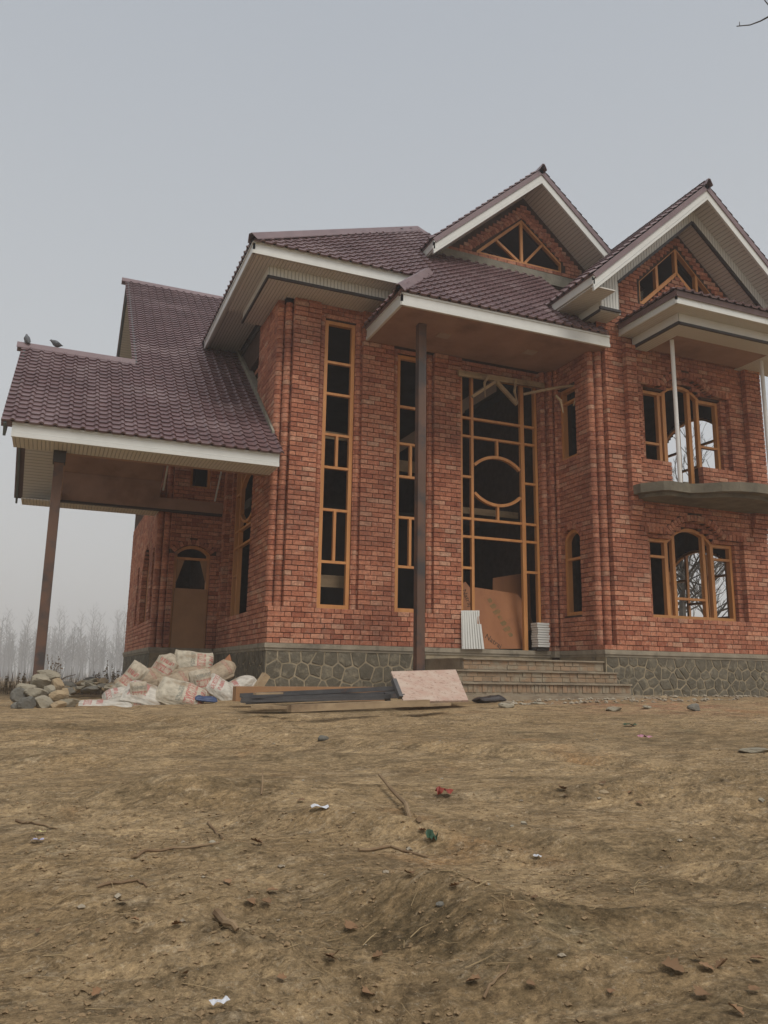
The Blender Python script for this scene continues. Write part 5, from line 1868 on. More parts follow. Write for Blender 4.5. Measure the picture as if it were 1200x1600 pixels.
# ---------------------------------------------------------------- cement sacks
def sack_material(name, base, red, band, axis_off, red2=True, grey=True):
    m = bpy.data.materials.new(name)
    m.use_nodes = True
    n, l = m.node_tree.nodes, m.node_tree.links
    b = n['Principled BSDF']; b.inputs['Roughness'].default_value = .75; b.inputs['Specular IOR Level'].default_value = .25
    uv = n.new('ShaderNodeTexCoord')
    sp = n.new('ShaderNodeSeparateXYZ'); l.new(uv.outputs['Generated'], sp.inputs[0])

    def noise(sc, det=4, vec=None, st=None):
        t = n.new('ShaderNodeTexNoise'); t.inputs['Scale'].default_value = sc; t.inputs['Detail'].default_value = det
        if st:
            mp = n.new('ShaderNodeMapping'); mp.inputs['Scale'].default_value = st; l.new(uv.outputs['Generated'], mp.inputs['Vector']); l.new(mp.outputs[0], t.inputs['Vector'])
        else:
            l.new(uv.outputs['Generated'], t.inputs['Vector'])
        return t.outputs['Fac']

    def step_band(sock, lo, hi):
        a = n.new('ShaderNodeMath'); a.operation = 'GREATER_THAN'; l.new(sock, a.inputs[0]); a.inputs[1].default_value = lo
        c = n.new('ShaderNodeMath'); c.operation = 'LESS_THAN'; l.new(sock, c.inputs[0]); c.inputs[1].default_value = hi
        x = n.new('ShaderNodeMath'); x.operation = 'MULTIPLY'; l.new(a.outputs[0], x.inputs[0]); l.new(c.outputs[0], x.inputs[1])
        return x.outputs[0]

    def mul(a, bb):
        x = n.new('ShaderNodeMath'); x.operation = 'MULTIPLY'
        for s_, v in ((x.inputs[0], a), (x.inputs[1], bb)):
            if hasattr(v, 'is_linked'): l.new(v, s_)
            else: s_.default_value = v
        return x.outputs[0]

    def rng(f, lo, hi, a=0., bb=1.):
        r = n.new('ShaderNodeMapRange')
        for k, v in (('From Min', lo), ('From Max', hi), ('To Min', a), ('To Max', bb)): r.inputs[k].default_value = v
        l.new(f, r.inputs['Value']); return r.outputs['Result']

    def mix(a, bb, f):
        x = n.new('ShaderNodeMix'); x.data_type = 'RGBA'
        for s_, v in ((x.inputs['Factor'], f), (x.inputs['A'], a), (x.inputs['B'], bb)):
            if hasattr(v, 'is_linked'): l.new(v, s_)
            elif isinstance(v, (int, float)): s_.default_value = v
            else: s_.default_value = (*v, 1)
        return x.outputs['Result']
    X, Yv = sp.outputs[0], sp.outputs[1]
    c = mix(base, tuple(v * .72 for v in base), rng(noise(7, 6), .4, .65))
    lo, hi = band
    worn = rng(noise(26, 4), .38, .55)
    inner = step_band(Yv, .12, .88)
    c = mix(c, red, mul(mul(step_band(X, lo, hi), inner), mul(worn, .85)))
    glyph = mul(rng(noise(1, 2, st=(4, 30, 1)), .46, .52), step_band(X, lo + (hi - lo) * .2, hi - (hi - lo) * .2))
    c = mix(c, base, mul(mul(glyph, inner), .8))
    if red2:
        g2 = mul(rng(noise(1, 2, st=(3, 20, 1)), .45, .5), step_band(X, hi + .08, hi + .2))
        c = mix(c, red, mul(mul(g2, step_band(Yv, .2, .8)), .75))
    if grey:
        c = mix(c, (0.20, 0.20, 0.165), mul(mul(step_band(X, lo - .16, lo - .05), inner), mul(worn, .8)))
    c = mix(c, (0.25, 0.175, 0.105), rng(noise(3.0, 6), .52, .70, 0, .8))
    l.new(c, b.inputs['Base Color'])
    bn = n.new('ShaderNodeBump'); bn.inputs['Strength'].default_value = .7; bn.inputs['Distance'].default_value = .02
    l.new(noise(9, 6), bn.inputs['Height']); l.new(bn.outputs[0], b.inputs['Normal'])
    return m


SM = [sack_material('sack_red_band', (0.50, 0.445, 0.345), (0.40, 0.10, 0.09), (.56, .78), 0),
      sack_material('sack_red_side', (0.46, 0.395, 0.30), (0.38, 0.09, 0.08), (.30, .52), 0, True, True),
      sack_material('sack_plain_dusty', (0.38, 0.30, 0.21), (0.32, 0.12, 0.10), (.62, .72), 0, False, False),
      sack_material('sack_pale', (0.54, 0.50, 0.43), (0.38, 0.11, 0.10), (.1, .25), 0, True, False)]


def sack_mesh(seed, L, W, T, tied=False, slump=0.0):
    rr = np.random.default_rng(seed)
    nu, nv = 26, 20
    V, F = [], []
    for side in (1, -1):
        for i in range(nu + 1):
            for j in range(nv + 1):
                u, v = i / nu * 2 - 1, j / nv * 2 - 1
                # superellipse pillow
                e = max(0.0, (1 - abs(u) ** 5) * (1 - abs(v) ** 3.2)) ** .55
                wv = 1 - .10 * (1 - abs(u) ** 2) * 0 - .05 * math.cos(v * 3) * abs(u) ** 6
                if tied and u > .55: wv *= 1 - .75 * ((u - .55) / .45) ** .8
                V.append([u * L / 2 * (1 - .04 * v * v), v * W / 2 * wv, side * T / 2 * e])
    V = np.array(V)
    ph = rr.uniform(0, 50, 4)
    wr = .030 * np.array(fbm(V[:, 0] * 5 + ph[0], V[:, 1] * 5 + V[:, 2] * 4 + ph[1], 3, seed)) + .007 * np.abs(fbm(V[:, 0] * 16 + ph[2], V[:, 1] * 11 + ph[3], 2, seed + 9))
    V[:, 2] += wr * 1.3
    V[:, 0] += .5 * wr * np.sin(V[:, 1] * 12 + ph[0])
    V[:, 1] += .05 * fbm(V[:, 0] * 3 + ph[1], V[:, 1] * 2, 2, seed + 3)
    V[:, 2] -= slump * (V[:, 0] / (L / 2)) ** 2
    n1 = (nu + 1) * (nv + 1)
    for s in range(2):
        for i in range(nu):
            for j in range(nv):
                a = s * n1 + i * (nv + 1) + j
                q = (a, a + nv + 1, a + nv + 2, a + 1)
                F.append(q if s == 0 else q[::-1])
    rim = [(i, 0) for i in range(nu + 1)] + [(nu, j) for j in range(1, nv + 1)] + [(i, nv) for i in range(nu - 1, -1, -1)] + [(0, j) for j in range(nv - 1, 0, -1)]
    for k in range(len(rim)):
        (i, j), (i2, j2) = rim[k], rim[(k + 1) % len(rim)]
        a, b = i * (nv + 1) + j, i2 * (nv + 1) + j2
        F.append((a, n1 + a, n1 + b, b))
    return V.tolist(), F


def sack(px, py, Y, L, W, T, rot, mi, seed, label, tied=False, slump=0.0):
    p = at(px, py, Y)
    v, f = sack_mesh(seed, L, W, T, tied, slump)
    o = obj('cement_sack', v, f, SM[mi], smooth=True, loc=p)
    o.rotation_euler = rot
    return tag(o, label, 'sack', 'sacks piled by the side door')


R_ = math.radians
sack(302, 1036, 12.3, .58, .36, .16, (R_(76), R_(5), R_(2)), 0, 1, 'upright white sack with a red printed band, topmost of the pile below the side door')
sack(257, 1043, 12.1, .46, .34, .22, (R_(70), R_(-60), R_(10)), 1, 2, 'dusty brown sack with red letters left of the upright white sack', True)
sack(226, 1060, 11.5, .50, .34, .2, (R_(35), R_(-20), R_(15)), 2, 3, 'slumped tan sack in the left middle of the pile', slump=.05)
sack(203, 1062, 11.2, .50, .26, .16, (R_(60), R_(-52), R_(5)), 1, 4, 'half empty sack standing at the left end of the pile with a grey stripe')
sack(187, 1086, 11.0, .42, .30, .18, (R_(20), R_(-10), R_(0)), 3, 5, 'pale sack lying low at the left end of the pile', slump=.04)
sack(213, 1090, 10.7, .40, .22, .12, (R_(75), R_(85), R_(0)), 1, 6, 'red and grey printed sack flap hanging at the front left of the pile')
sack(232, 1088, 10.8, .62, .40, .22, (R_(30), R_(22), R_(-8)), 3, 7, 'crumpled white sack bulging at the front left of the pile', True, .05)
sack(277, 1066, 11.4, .52, .34, .16, (R_(40), R_(-18), R_(10)), 2, 8, 'flat sack with a dark green stripe lying across the middle of the pile')
sack(283, 1086, 10.7, .62, .38, .20, (R_(50), R_(18), R_(-6)), 0, 9, 'big red and white printed sack at the front middle of the pile', False, .03)
sack(316, 1072, 11.2, .46, .34, .2, (R_(60), R_(78), R_(0)), 1, 10, 'white sack tied at the top standing right of the middle', True)
sack(345, 1052, 11.8, .50, .30, .24, (R_(40), R_(-28), R_(15)), 2, 11, 'brown sack with a tied neck leaning toward the plinth at the right', True)
sack(345, 1078, 11.2, .44, .36, .2, (R_(45), R_(35), R_(0)), 3, 12, 'torn white sack with dark prints at the right front of the pile')
sack(375, 1072, 11.3, .52, .28, .16, (R_(30), R_(-24), R_(5)), 3, 13, 'white and pink sack stretched out at the right end of the pile', True, .04)
sack(165, 1100, 10.6, .62, .34, .07, (R_(8), R_(2), R_(-6)), 3, 14, 'flattened empty pale sack on the ground left of the pile')
for i, (px, py, Y, w_) in enumerate(((258, 1078, 11.6, .6), (300, 1060, 12.0, .6), (240, 1072, 11.7, .5), (330, 1088, 11.4, .5), (205, 1080, 11.3, .4))):
    sack(px, py, Y, w_, .42, .30, (R_(20), R_(10 * (i - 2)), R_(20 * i)), 2, 30 + i,
         ('dusty sack buried in the centre of the pile', 'brown sack just under the upright white one', 'dusty sack under the slumped tan one', 'brown sack low at the right of the pile', 'brown sack low at the left of the pile')[i])
M['tarp'] = mat('blue_plastic', (0.05, 0.075, 0.16), .5, .4, var=.3, scale=20)
p = at(322, 1093, 10.6)
v, f = sack_mesh(40, .30, .12, .06)
tag(obj('plastic_bag', v, f, M['tarp'], smooth=True, loc=p), 'crumpled blue plastic under the front of the sack pile', 'bag').rotation_euler = (.3, .1, .1)
MB().prism([(0, 0, 0), (.26, 0, 0), (.20, .05, .22)], (0, .03, .01)).build('wood_offcut', M['ply'], loc=at(338, 1046, 12.0))
o = COL.objects['wood_offcut']; tag(o, 'triangular brown plywood offcut between sack pile and plinth', 'offcut')
o = MB().beam((0, 0, 0), (.16, .04, .24), .09, .10).build('wood_offcut', M['plank'], loc=at(398, 1082, 11.0)); tag(o, 'stubby tan timber block leaning right of the sacks', 'offcut')

# ---------------------------------------------------------------- steel bars, timbers, leaning board
def bar_thing(name, a, b, w_, h_, m, label, cat, chan=False):
    a, b = Vector(a), Vector(b)
    o0 = (a + b) / 2
    mb = MB()
    if chan:
        d = (b - a).normalized(); s_ = d.cross(Vector((0, 0, 1))).normalized(); up = s_.cross(d)
        mb.beam(a - o0, b - o0, w_, .006)
        for k in (-1, 1):
            mb.beam(a - o0 + s_ * k * (w_ / 2) + up * (h_ / 2), b - o0 + s_ * k * (w_ / 2) + up * (h_ / 2), .006, h_)
    else:
        mb.beam(a - o0, b - o0, w_, h_)
    return tag(mb.build(name, m, loc=o0), label, cat)


zz = -.285
grp = 'steel bars stacked before the plinth'
SB = [((378, 1098), (630, 1090), 8.6, 8.7, 'front dark steel bar, lowest of the stack'), ((380, 1094), (628, 1083), 8.75, 8.85, 'dark steel bar second from the front of the stack'),
      ((376, 1090), (622, 1078), 8.95, 9.0, 'long grey steel bar lying across the top of the stack'), ((384, 1097), (610, 1088), 8.9, 8.6, 'grey steel bar crossing the stack askew'),
      ((395, 1092), (632, 1087), 9.1, 8.95, 'steel bar at the back of the stack near the plinth'), ((430, 1095), (634, 1081), 8.7, 9.05, 'steel bar slanting over the others to the right'),
      ((376, 1096), (600, 1092), 8.5, 8.55, 'thin steel strip in front of the stack')]
for k, (a, b, ya, yb, lab) in enumerate(SB):
    o = bar_thing('steel_bar', at(*a, ya), at(*b, yb), .075 if k < 6 else .03, .045 if k < 6 else .02, M['steel'], lab, 'steel bar', chan=(k % 2 == 0 and k < 6))
    o['group'] = grp
bar_thing('steel_bracket', at(615, 1062, 8.5), at(626, 1090, 8.35), .05, .05, M['steel'], 'short upright steel bracket at the right end of the steel stack', 'bracket')
bar_thing('steel_bracket', at(604, 1082, 8.7), at(606, 1096, 8.7), .06, .05, M['steel'], 'rusty steel stub under the right end of the bars', 'bracket')
bar_thing('timber_beam', at(366, 1084, 9.55), at(600, 1084, 9.75), .12, .17, M['ply2'], 'brown box timber beam behind the steel bars', 'timber')
bar_thing('timber_beam', at(452, 1107, 7.35), at(668, 1098, 7.9), .07, .065, M['plank'], 'long rough sawn timber in front of the steel stack', 'timber')
bar_thing('plank', at(395, 1103, 7.9), at(452, 1106, 7.6), .06, .03, M['plank'], 'short thin plank at the left end of the long timber', 'plank')
bar_thing('plank', at(398, 1084, 8.5), at(440, 1083, 8.7), .05, .02, M['plank'], 'pale offcut strip lying on the left of the steel bars', 'plank')
bar_thing('plank', at(640, 1103, 7.95), at(700, 1100, 8.15), .10, .03, M['plank'], 'flat plank end below the leaning pinkish board', 'plank')
tl, tr = at(611, 1049, 9.25), at(712, 1046, 9.45)
br, bl = at(732, 1094, 8.62), at(631, 1096, 8.5)
n_ = (tr - tl).cross(bl - tl).normalized()
if n_.y > 0: n_ = -n_
MB().prism([q - tl for q in (tl, bl, br, tr)], -n_ * .022).build('leaning_board', M['board'], loc=tl)
tag(COL.objects['leaning_board'], 'weathered pinkish shuttering board tilted against the steel stack beside the steps', 'board')
# dark cloth at the foot of the steps
v, f = sack_mesh(50, .42, .2, .08)
o = obj('dark_rag', v, f, M['trim'], smooth=True, loc=at(765, 1092, 9.3)); tag(o, 'dark crumpled rag on the ground at the left foot of the steps', 'rag')

# ---------------------------------------------------------------- things in the openings
def text_on(word, size, m, name, parent, mat4):
    c = bpy.data.curves.new('lettering', 'FONT')
    c.body = word; c.size = size; c.extrude = .0006
    c.resolution_u = 3
    t = bpy.data.objects.new('lettering_src', c)
    COL.objects.link(t)
    dg = bpy.context.evaluated_depsgraph_get()
    me_ = bpy.data.meshes.new_from_object(t.evaluated_get(dg))
    bpy.data.objects.remove(t)
    me_.materials.clear(); me_.materials.append(m)
    o = link(name, me_, parent)
    o.matrix_basis = mat4
    return o


def sheet(name, pts, th, m, label, cat='plywood sheet', away=(0, .6, -.2)):
    """flat board through its pixel-measured corners"""
    o0 = sum(pts, Vector()) / len(pts)
    n_ = (pts[1] - pts[0]).cross(pts[2] - pts[0]).normalized()
    if n_.y > 0: n_ = -n_
    P = [q - o0 - n_ * ((q - o0).dot(n_)) for q in pts]
    o = MB().prism(P, -n_ * th).build(name, m, loc=o0)
    return tag(o, label, cat), n_


def on_sheet(n_, right, origin):
    """matrix with x along `right` and z out of the sheet"""
    r = (right - n_ * right.dot(n_)).normalized()
    u = n_.cross(r)
    return Matrix(((r.x, u.x, n_.x, origin.x), (r.y, u.y, n_.y, origin.y), (r.z, u.z, n_.z, origin.z), (0, 0, 0, 1)))


s1, n1 = sheet('plywood_sheet', [at(722, 1014, 12.22), at(822, 1014, 12.22), at(815, 938, 12.40), at(808, 928, 12.42), at(740, 917, 12.42), at(735, 918, 12.42), at(728, 908, 12.43), at(722, 913, 12.43)], .012, M['ply'],
               'large reddish plywood sheet leaning in the tall entrance opening')
s0 = s1.location
rt = (at(772, 1013, 12.2) - at(750, 985, 12.2))


def on_plane(px, py):
    """point of the large sheet's face behind a photo pixel, in the sheet's own coordinates"""
    d = at(px, py, 12.0)
    k = (s0.dot(n1)) / d.dot(n1)
    return d * k - s0 + n1 * .003


Wq = text_on('Natraj', .135, M['print'], 'lettering', s1, on_sheet(n1, at(800, 1030, 12.2) - at(757, 994, 12.2), on_plane(757, 996)))
# clip the lettering at the floor: only the part above the sheet's foot is left
import bmesh
bm = bmesh.new(); bm.from_mesh(Wq.data)
lim = (0.445 - s0.z) + .01
inv = Wq.matrix_basis.inverted()
pc = inv @ Vector((0, 0, lim)); nn_ = (inv.to_3x3() @ Vector((0, 0, -1))).normalized()
bmesh.ops.bisect_plane(bm, geom=bm.verts[:] + bm.edges[:] + bm.faces[:], plane_co=pc, plane_no=nn_, clear_outer=True)
bm.to_mesh(Wq.data); bm.free()
# faded green stamp marks running down the sheet
dirv = at(797, 992, 12.25) - at(766, 938, 12.35)
for i in range(7):
    q = at(766, 938, 12.37) + dirv * (i / 6) - s0
    q = q - n1 * q.dot(n1) + n1 * .002
    mt = on_sheet(n1, dirv, q)
    k = .045 + .02 * ((i * 7) % 3)
    o = MB().prism([(-.04, -k, 0), (.03, -k * .8, 0), (.045, k * .4, 0), (.02, k, 0), (-.035, k * .7, 0)], (0, 0, .0012)).build('stamp_mark', M['stamp'], s1)
    o.matrix_basis = mt
text_on('Natraj', .125, M['print'], 'lettering', s1, on_sheet(n1, at(742, 962, 12.3) - at(724, 918, 12.4), on_plane(721.5, 922)))
sheet('plywood_sheet', [at(770, 965, 12.75), at(830, 965, 12.75), at(828, 894, 13.0), at(769, 904, 13.0)], .012, M['ply'], 'dark red plywood sheet standing behind the large leaning one')
sheet('plywood_sheet', [at(824, 985, 12.6), at(836, 985, 12.6), at(826, 952, 12.7)], .012, M['ply2'], 'small tan plywood corner showing in the right slot of the entrance')
# ribbed white panels
P = [at(722, 1014, 11.86), at(757, 1014, 11.86), at(752, 975, 11.9), at(746, 975, 11.9), at(746, 963, 11.92), at(749, 963, 11.92), at(749, 954, 11.93), at(720.5, 954, 11.93)]
ws, nw = sheet('ribbed_sheet', P, .008, M['white_sheet'], 'white ribbed sheet with a torn edge standing left of the plywood', 'sheet')
for i in range(8):
    u = (i + .5) / 8
    a = at(722 + u * 33, 1013.5, 11.855); b = at(721 + u * 27, 955, 11.925)
    MB().beam(a - ws.location + nw * .006, b - ws.location + nw * .006, .014, .010).build('rib', M['white_sheet'], ws)
for i in range(10):
    z = .47 + i * .042
    x0 = 7.765 + .008 * math.sin(i * 1.3); x1 = 8.0 + .012 * math.sin(i * 2.1)
    o = MB().box(-(x1 - x0) / 2, (x1 - x0) / 2, -.10, .10, -.017, .017).build('ceiling_panel', M['white_sheet'], loc=((x0 + x1) / 2, 11.92, z + .055))
    tag(o, ['white ribbed panel strip, %s of the stack right of the plywood' % w_ for w_ in ('lowest', 'second lowest', 'third lowest', 'fourth lowest', 'fifth from the foot', 'fifth from the top', 'fourth from the top', 'third from the top', 'second from the top', 'topmost')][i], 'panel', 'white panel strips stacked at the entrance')
tag(MB().box(-.12, .12, -.08, .08, -.03, .03).build('spacer_block', M['inside'], loc=(7.885, 11.93, .478)), 'dark block under the stack of white panel strips', 'block')
# planks seen through the tall windows
for (xa, xb, za, zb, Y, lab) in ((3.80, 4.50, 1.40, 1.60, 12.55, 'tan plank across the lowest pane of the left tall window'), (3.80, 4.50, 3.94, 4.07, 12.55, 'greyish plank across the middle of the left tall window'),
                                 (5.10, 5.85, 3.52, 3.72, 12.55, 'pale plank across the middle of the second tall window'), (5.10, 5.40, 3.72, 3.92, 12.56, 'pale board end above the plank of the second tall window'),
                                 (6.38, 8.15, 2.98, 3.10, 13.0, 'long plank across the entrance window below the ring')):
    o = MB().box(-(xb - xa) / 2, (xb - xa) / 2, -.015, .015, -(zb - za) / 2, (zb - za) / 2).build('plank', M['plank'], loc=((xa + xb) / 2, Y, (za + zb) / 2))
    tag(o, lab, 'plank')
# props and a pole under the porch ceiling
for a, b, w_, lab in (((738, 620), (775, 596), .05, 'slanting timber prop at the upper left of the entrance window'), ((775, 596), (808, 632), .07, 'slanting timber prop at the upper right of the entrance window'),
                      ((716, 583), (850, 603), .10, 'timber lintel plank along the top of the entrance window'), ((818, 616), (905, 601), .055, 'round pole tied across from the entrance window to the return wall')):
    y0, y1 = (11.86, 11.86) if lab[0] != 'r' else (11.80, 11.25)
    if lab[0] == 't': y0 = y1 = 11.90
    pa, pb = at(*a, y0), at(*b, y1)
    o0 = (pa + pb) / 2
    mb = MB().tube([pa - o0, (pa + pb) / 2 - o0 + Vector((0, 0, .015)), pb - o0], w_ / 2, 8) if lab[0] == 'r' else MB().beam(pa - o0, pb - o0, .05, w_)
    tag(mb.build('timber_prop', M['plank'], loc=o0), lab, 'timber')
for k, (pix, lab) in enumerate((([(764, 587), (757, 598), (758, 620)], 'dangling strip left of the middle at the top of the entrance window'), ([(806, 592), (804, 612), (808, 628)], 'dangling strip right of the middle at the top of the entrance window'),
                                ([(900, 602), (903, 612), (896, 634)], 'pale dangling strip at the upper window of the return wall'), ([(868, 618), (876, 626), (880, 645)], 'thin hanging strip left of the upper return window'))):
    Y = 11.82 if k < 2 else 11.2
    pts = [at(*q, Y) for q in pix]
    o0 = pts[0].copy()
    tag(MB().tube([q - o0 for q in pts], [.022, .026, .012], 6).build('hanging_strip', M['plank'], loc=o0), lab, 'strip')

# ---------------------------------------------------------------- pigeons on the carport ridge
M['bird'] = mat('grey_plumage', (0.10, 0.105, 0.115), .8, .2, base2=(0.17, 0.175, 0.18), scale=30)
M['beak'] = mat('dark_beak', (0.05, 0.045, 0.04), .6, .3)


def pigeon(loc, heading, upright, label):
    e = empty('bird', loc, label, 'bird', 'birds perched on the carport ridge')
    V, F = [], []
    prof = [(-.17, .0, .012), (-.13, .002, .022), (-.09, .006, .058), (-.04, .014, .082), (.02, .026, .086), (.07, .040, .068), (.095, .058, .046), (.112, .076, .038), (.132, .084, .030), (.148, .082, .012)]
    for (x, z, r) in prof:
        for k in range(10):
            a = 2 * math.pi * k / 10
            V.append((x, r * .85 * math.cos(a), .075 + z + r * math.sin(a)))
    n = len(prof)
    for i in range(n - 1):
        for k in range(10):
            F.append((i * 10 + k, i * 10 + (k + 1) % 10, i * 10 + 10 + (k + 1) % 10, i * 10 + 10 + k))
    F.append(tuple(range(9, -1, -1))); F.append(tuple((n - 1) * 10 + k for k in range(10)))
    rot = Matrix.Rotation(heading, 4, 'Z') @ Matrix.Rotation(-upright, 4, 'Y')
    parts = [('body', obj('body', V, F, M['bird'], e, smooth=True)),
             ('beak', MB().tube([(.145, 0, .156), (.168, 0, .149)], [.006, .002], 5).build('beak', M['beak'], e))]
    for s in (-1, 1):
        w_ = MB().prism([(.05, s * .068, .125), (.03, s * .074, .08), (-.06, s * .062, .068), (-.15, s * .022, .075), (-.08, s * .06, .112)], (0, s * .007, 0)).build('wing', M['bird'], e)
        parts.append(('wing', w_))
        parts.append(('leg', MB().tube([(.01, s * .02, .05), (.012, s * .02, .0)], .005, 5).build('leg', M['beak'], e)))
    for nm, q in parts:
        if nm != 'leg': q.matrix_basis = rot
        else: q.matrix_basis = Matrix.Rotation(heading, 4, 'Z')
    e.scale = (.66, .66, .66)
    return e


pigeon((-.81, YR1, zr1 + .075), 2.2, .75, 'plump grey bird sitting upright at the left tip of the carport ridge')
pigeon((-.33, YR1, zr1 + .075), 3.4, -.05, 'grey bird crouching on the carport ridge right of the first')

# ---------------------------------------------------------------- trees and weeds
def branch_tree(seed, H, r0, kind, lev=2, extra=1.0):
    """bare tree: trunk mesh and crown mesh (limbs and twigs) in local coordinates"""
    rr = random.Random(seed)
    tr, cr = MB(), MB()
    pts, rad = [], []
    x = y = 0
    n = 9
    top = .97 if kind == 'poplar' else .62
    for i in range(n):
        t = i / (n - 1)
        pts.append(Vector((x, y, t * H * top)))
        rad.append(r0 * (1 - .82 * t))
        x += rr.uniform(-.02, .02) * H; y += rr.uniform(-.02, .02) * H
    tr.tube(pts, rad, 5)
    lv = MB()

    def grow(p, d, L, r, lev):
        m_ = p + d * (L * .55) + Vector((rr.uniform(-.1, .1), rr.uniform(-.1, .1), rr.uniform(-.02, .1))) * L
        e = p + d * L + Vector((0, 0, .12 * L))
        cr.tube([p, m_, e], [r, r * .75, r * .5], 3, cap=False)
        if lev <= 0:
            return
        for k in range(rr.choice((2, 3, 3))):
            t = rr.uniform(.35, 1)
            q = p.lerp(m_, t * 2) if t < .5 else m_.lerp(e, t * 2 - 1)
            nd = (d + Vector((rr.uniform(-.8, .8), rr.uniform(-.8, .8), rr.uniform(-.2, .7)))).normalized()
            grow(q, nd, L * rr.uniform(.4, .62), r * .5, lev - 1)
    nb = int((26 if kind == 'poplar' else 13) * extra)
    lo = .35 if kind == 'poplar' else .40
    for k in range(nb):
        t = lo + (1 - lo) * ((k + rr.random()) / nb)
        i = min(int(t * (n - 1)), n - 2)
        p = pts[i].lerp(pts[i + 1], t * (n - 1) - i)
        a = k * 2.4 + rr.uniform(-.4, .4)
        up = rr.uniform(.7, 1.6) if kind == 'poplar' else rr.uniform(.25, 1.2)
        d = Vector((math.cos(a), math.sin(a), up)).normalized()
        L = H * (rr.uniform(.07, .14) if kind == 'poplar' else rr.uniform(.17, .30)) * (1.25 - .6 * t)
        grow(p, d, L, r0 * (.40 - .2 * t), lev)
    return tr, cr


M['fogbark'] = mat('grey_tree_bark', (0.11, 0.10, 0.09), .95, .1, var=.2)
PROT = []
for k in range(5):
    kind = 'poplar' if k in (0, 1, 4) else 'spread'
    H = 20
    tr, cr = branch_tree(20 + k, H, .17 if kind == 'poplar' else .22, kind, 2, 1.5)
    tm = bpy.data.meshes.new('trunk'); tm.from_pydata(tr.V, [], tr.F); tm.materials.append(M['fogbark'])
    cm = bpy.data.meshes.new('crown'); cm.from_pydata(cr.V, [], cr.F); cm.materials.append(M['fogbark'])
    PROT.append((kind, tm, cm))
NT = 0
FOG = []


def fog_tree(px, Y, top_px, k):
    global NT
    kind, tm, cm = PROT[k]
    p = at(px, 1062, Y)
    zb = float(zground(p.x, p.y))
    H = at(px, top_px, Y).z - zb
    e = empty('bare_tree', (p.x, p.y, zb), None, 'tree', 'bare trees in the fog')
    FOG.append((px, kind, e))
    e.rotation_euler = (0, 0, NT * 1.7); e.scale = (H / 20,) * 3
    link('trunk', tm, e); link('crown', cm, e)
    NT += 1


random.seed(5)
for (px, top, k) in ((4, 948, 1), (12, 965, 4), (22, 972, 3), (27, 975, 0), (38, 953, 1), (50, 968, 3), (60, 980, 4), (80, 950, 0), (88, 975, 3), (97, 968, 2), (108, 985, 4), (120, 954, 1), (126, 990, 0),
                      (138, 948, 0), (146, 972, 2), (155, 975, 3), (165, 978, 4), (176, 952, 1), (183, 949, 0), (190, 958, 4), (196, 952, 1), (70, 975, 2), (113, 975, 1), (170, 985, 2), (18, 990, 2), (45, 995, 4), (103, 995, 1), (160, 992, 0), (132, 983, 3), (8, 985, 4), (33, 988, 1), (55, 983, 0), (91, 958, 1), (151, 955, 4), (186, 972, 3), (122, 975, 2), (142, 985, 1)):
    fog_tree(px + random.uniform(-2, 2), random.uniform(210, 300), top + random.uniform(-3, 6), k)
ORD = ['leftmost', 'second', 'third', 'fourth', 'fifth', 'sixth', 'seventh', 'eighth', 'ninth', 'tenth', 'eleventh', 'twelfth', 'thirteenth', 'fourteenth', 'fifteenth', 'sixteenth', 'seventeenth', 'eighteenth', 'nineteenth', 'twentieth', 'twenty-first', 'twenty-second', 'twenty-third', 'twenty-fourth', 'twenty-fifth', 'twenty-sixth', 'twenty-seventh', 'twenty-eighth', 'twenty-ninth', 'thirtieth']
for kind, words in (('poplar', 'tall bare poplar in the fog'), ('spread', 'bare spreading tree in the fog')):
    for i, (px, k, e) in enumerate(sorted((f for f in FOG if f[1] == kind), key=lambda f: f[0])):
        e['label'] = '%s, %s of its kind%s' % (words, ORD[i], '' if i == 0 else ' from the left')
# far wood: one mass behind them
mbw = MB()
for i in range(300):
    Y = random.uniform(310, 430)
    px = random.uniform(-60, 320)
    p = at(px, 1062, Y); zb = float(zground(p.x, p.y))
    H = random.uniform(9, 21)
    mbw.tube([(p.x, p.y, zb), (p.x + random.uniform(-1, 1), p.y, zb + H)], [.34, .08], 3, cap=False)
    for q in range(20):
        t = random.uniform(.25, 1); a = random.uniform(0, 6.28)
        b0 = Vector((p.x, p.y, zb + H * t))
        mbw.tube([b0, b0 + Vector((math.cos(a) * 2.2, math.sin(a) * 2.2, random.uniform(1, 3))) * (1.2 - t * .7)], [.12, .05], 3, cap=False)
tag(mbw.build('distant_wood', M['fogbark']), 'distant bare wood lost in the fog', kind='stuff')

# trees standing behind the right wing, seen through its windows and past its edge
M['bark2'] = mat('dark_bark', (0.07, 0.062, 0.052), .95, .1, base2=(0.11, 0.10, 0.085), scale=5)
for i, (x, y, H, lab) in enumerate(((17.5, 18.6, 9.5, 'bare tree with a thick forked trunk seen through the lower right window'), (21.5, 22.0, 8.5, 'bare tree seen through the right pane of the lower right window'), (24.0, 27.5, 9, 'bare tree farther off behind the lower right window'))):
    tr, cr = branch_tree(60 + i, H, .16, 'spread', 3, 1.5)
    tr2, cr2 = branch_tree(80 + i, H * .95, .09, 'spread', 3, 1.3)
    tr3, cr3 = branch_tree(90 + i, H * .85, .07, 'poplar', 2, 1.6)
    zb = float(zground(x, y))
    e = empty('bare_tree', (x, y, zb), lab, 'tree')
    tr.build('trunk', M['bark2'], e)
    k0 = len(cr.V)
    cr.add(cr2.V, cr2.F); cr.add(cr3.V, cr3.F)
    cr.build('crown', M['bark2'], e)
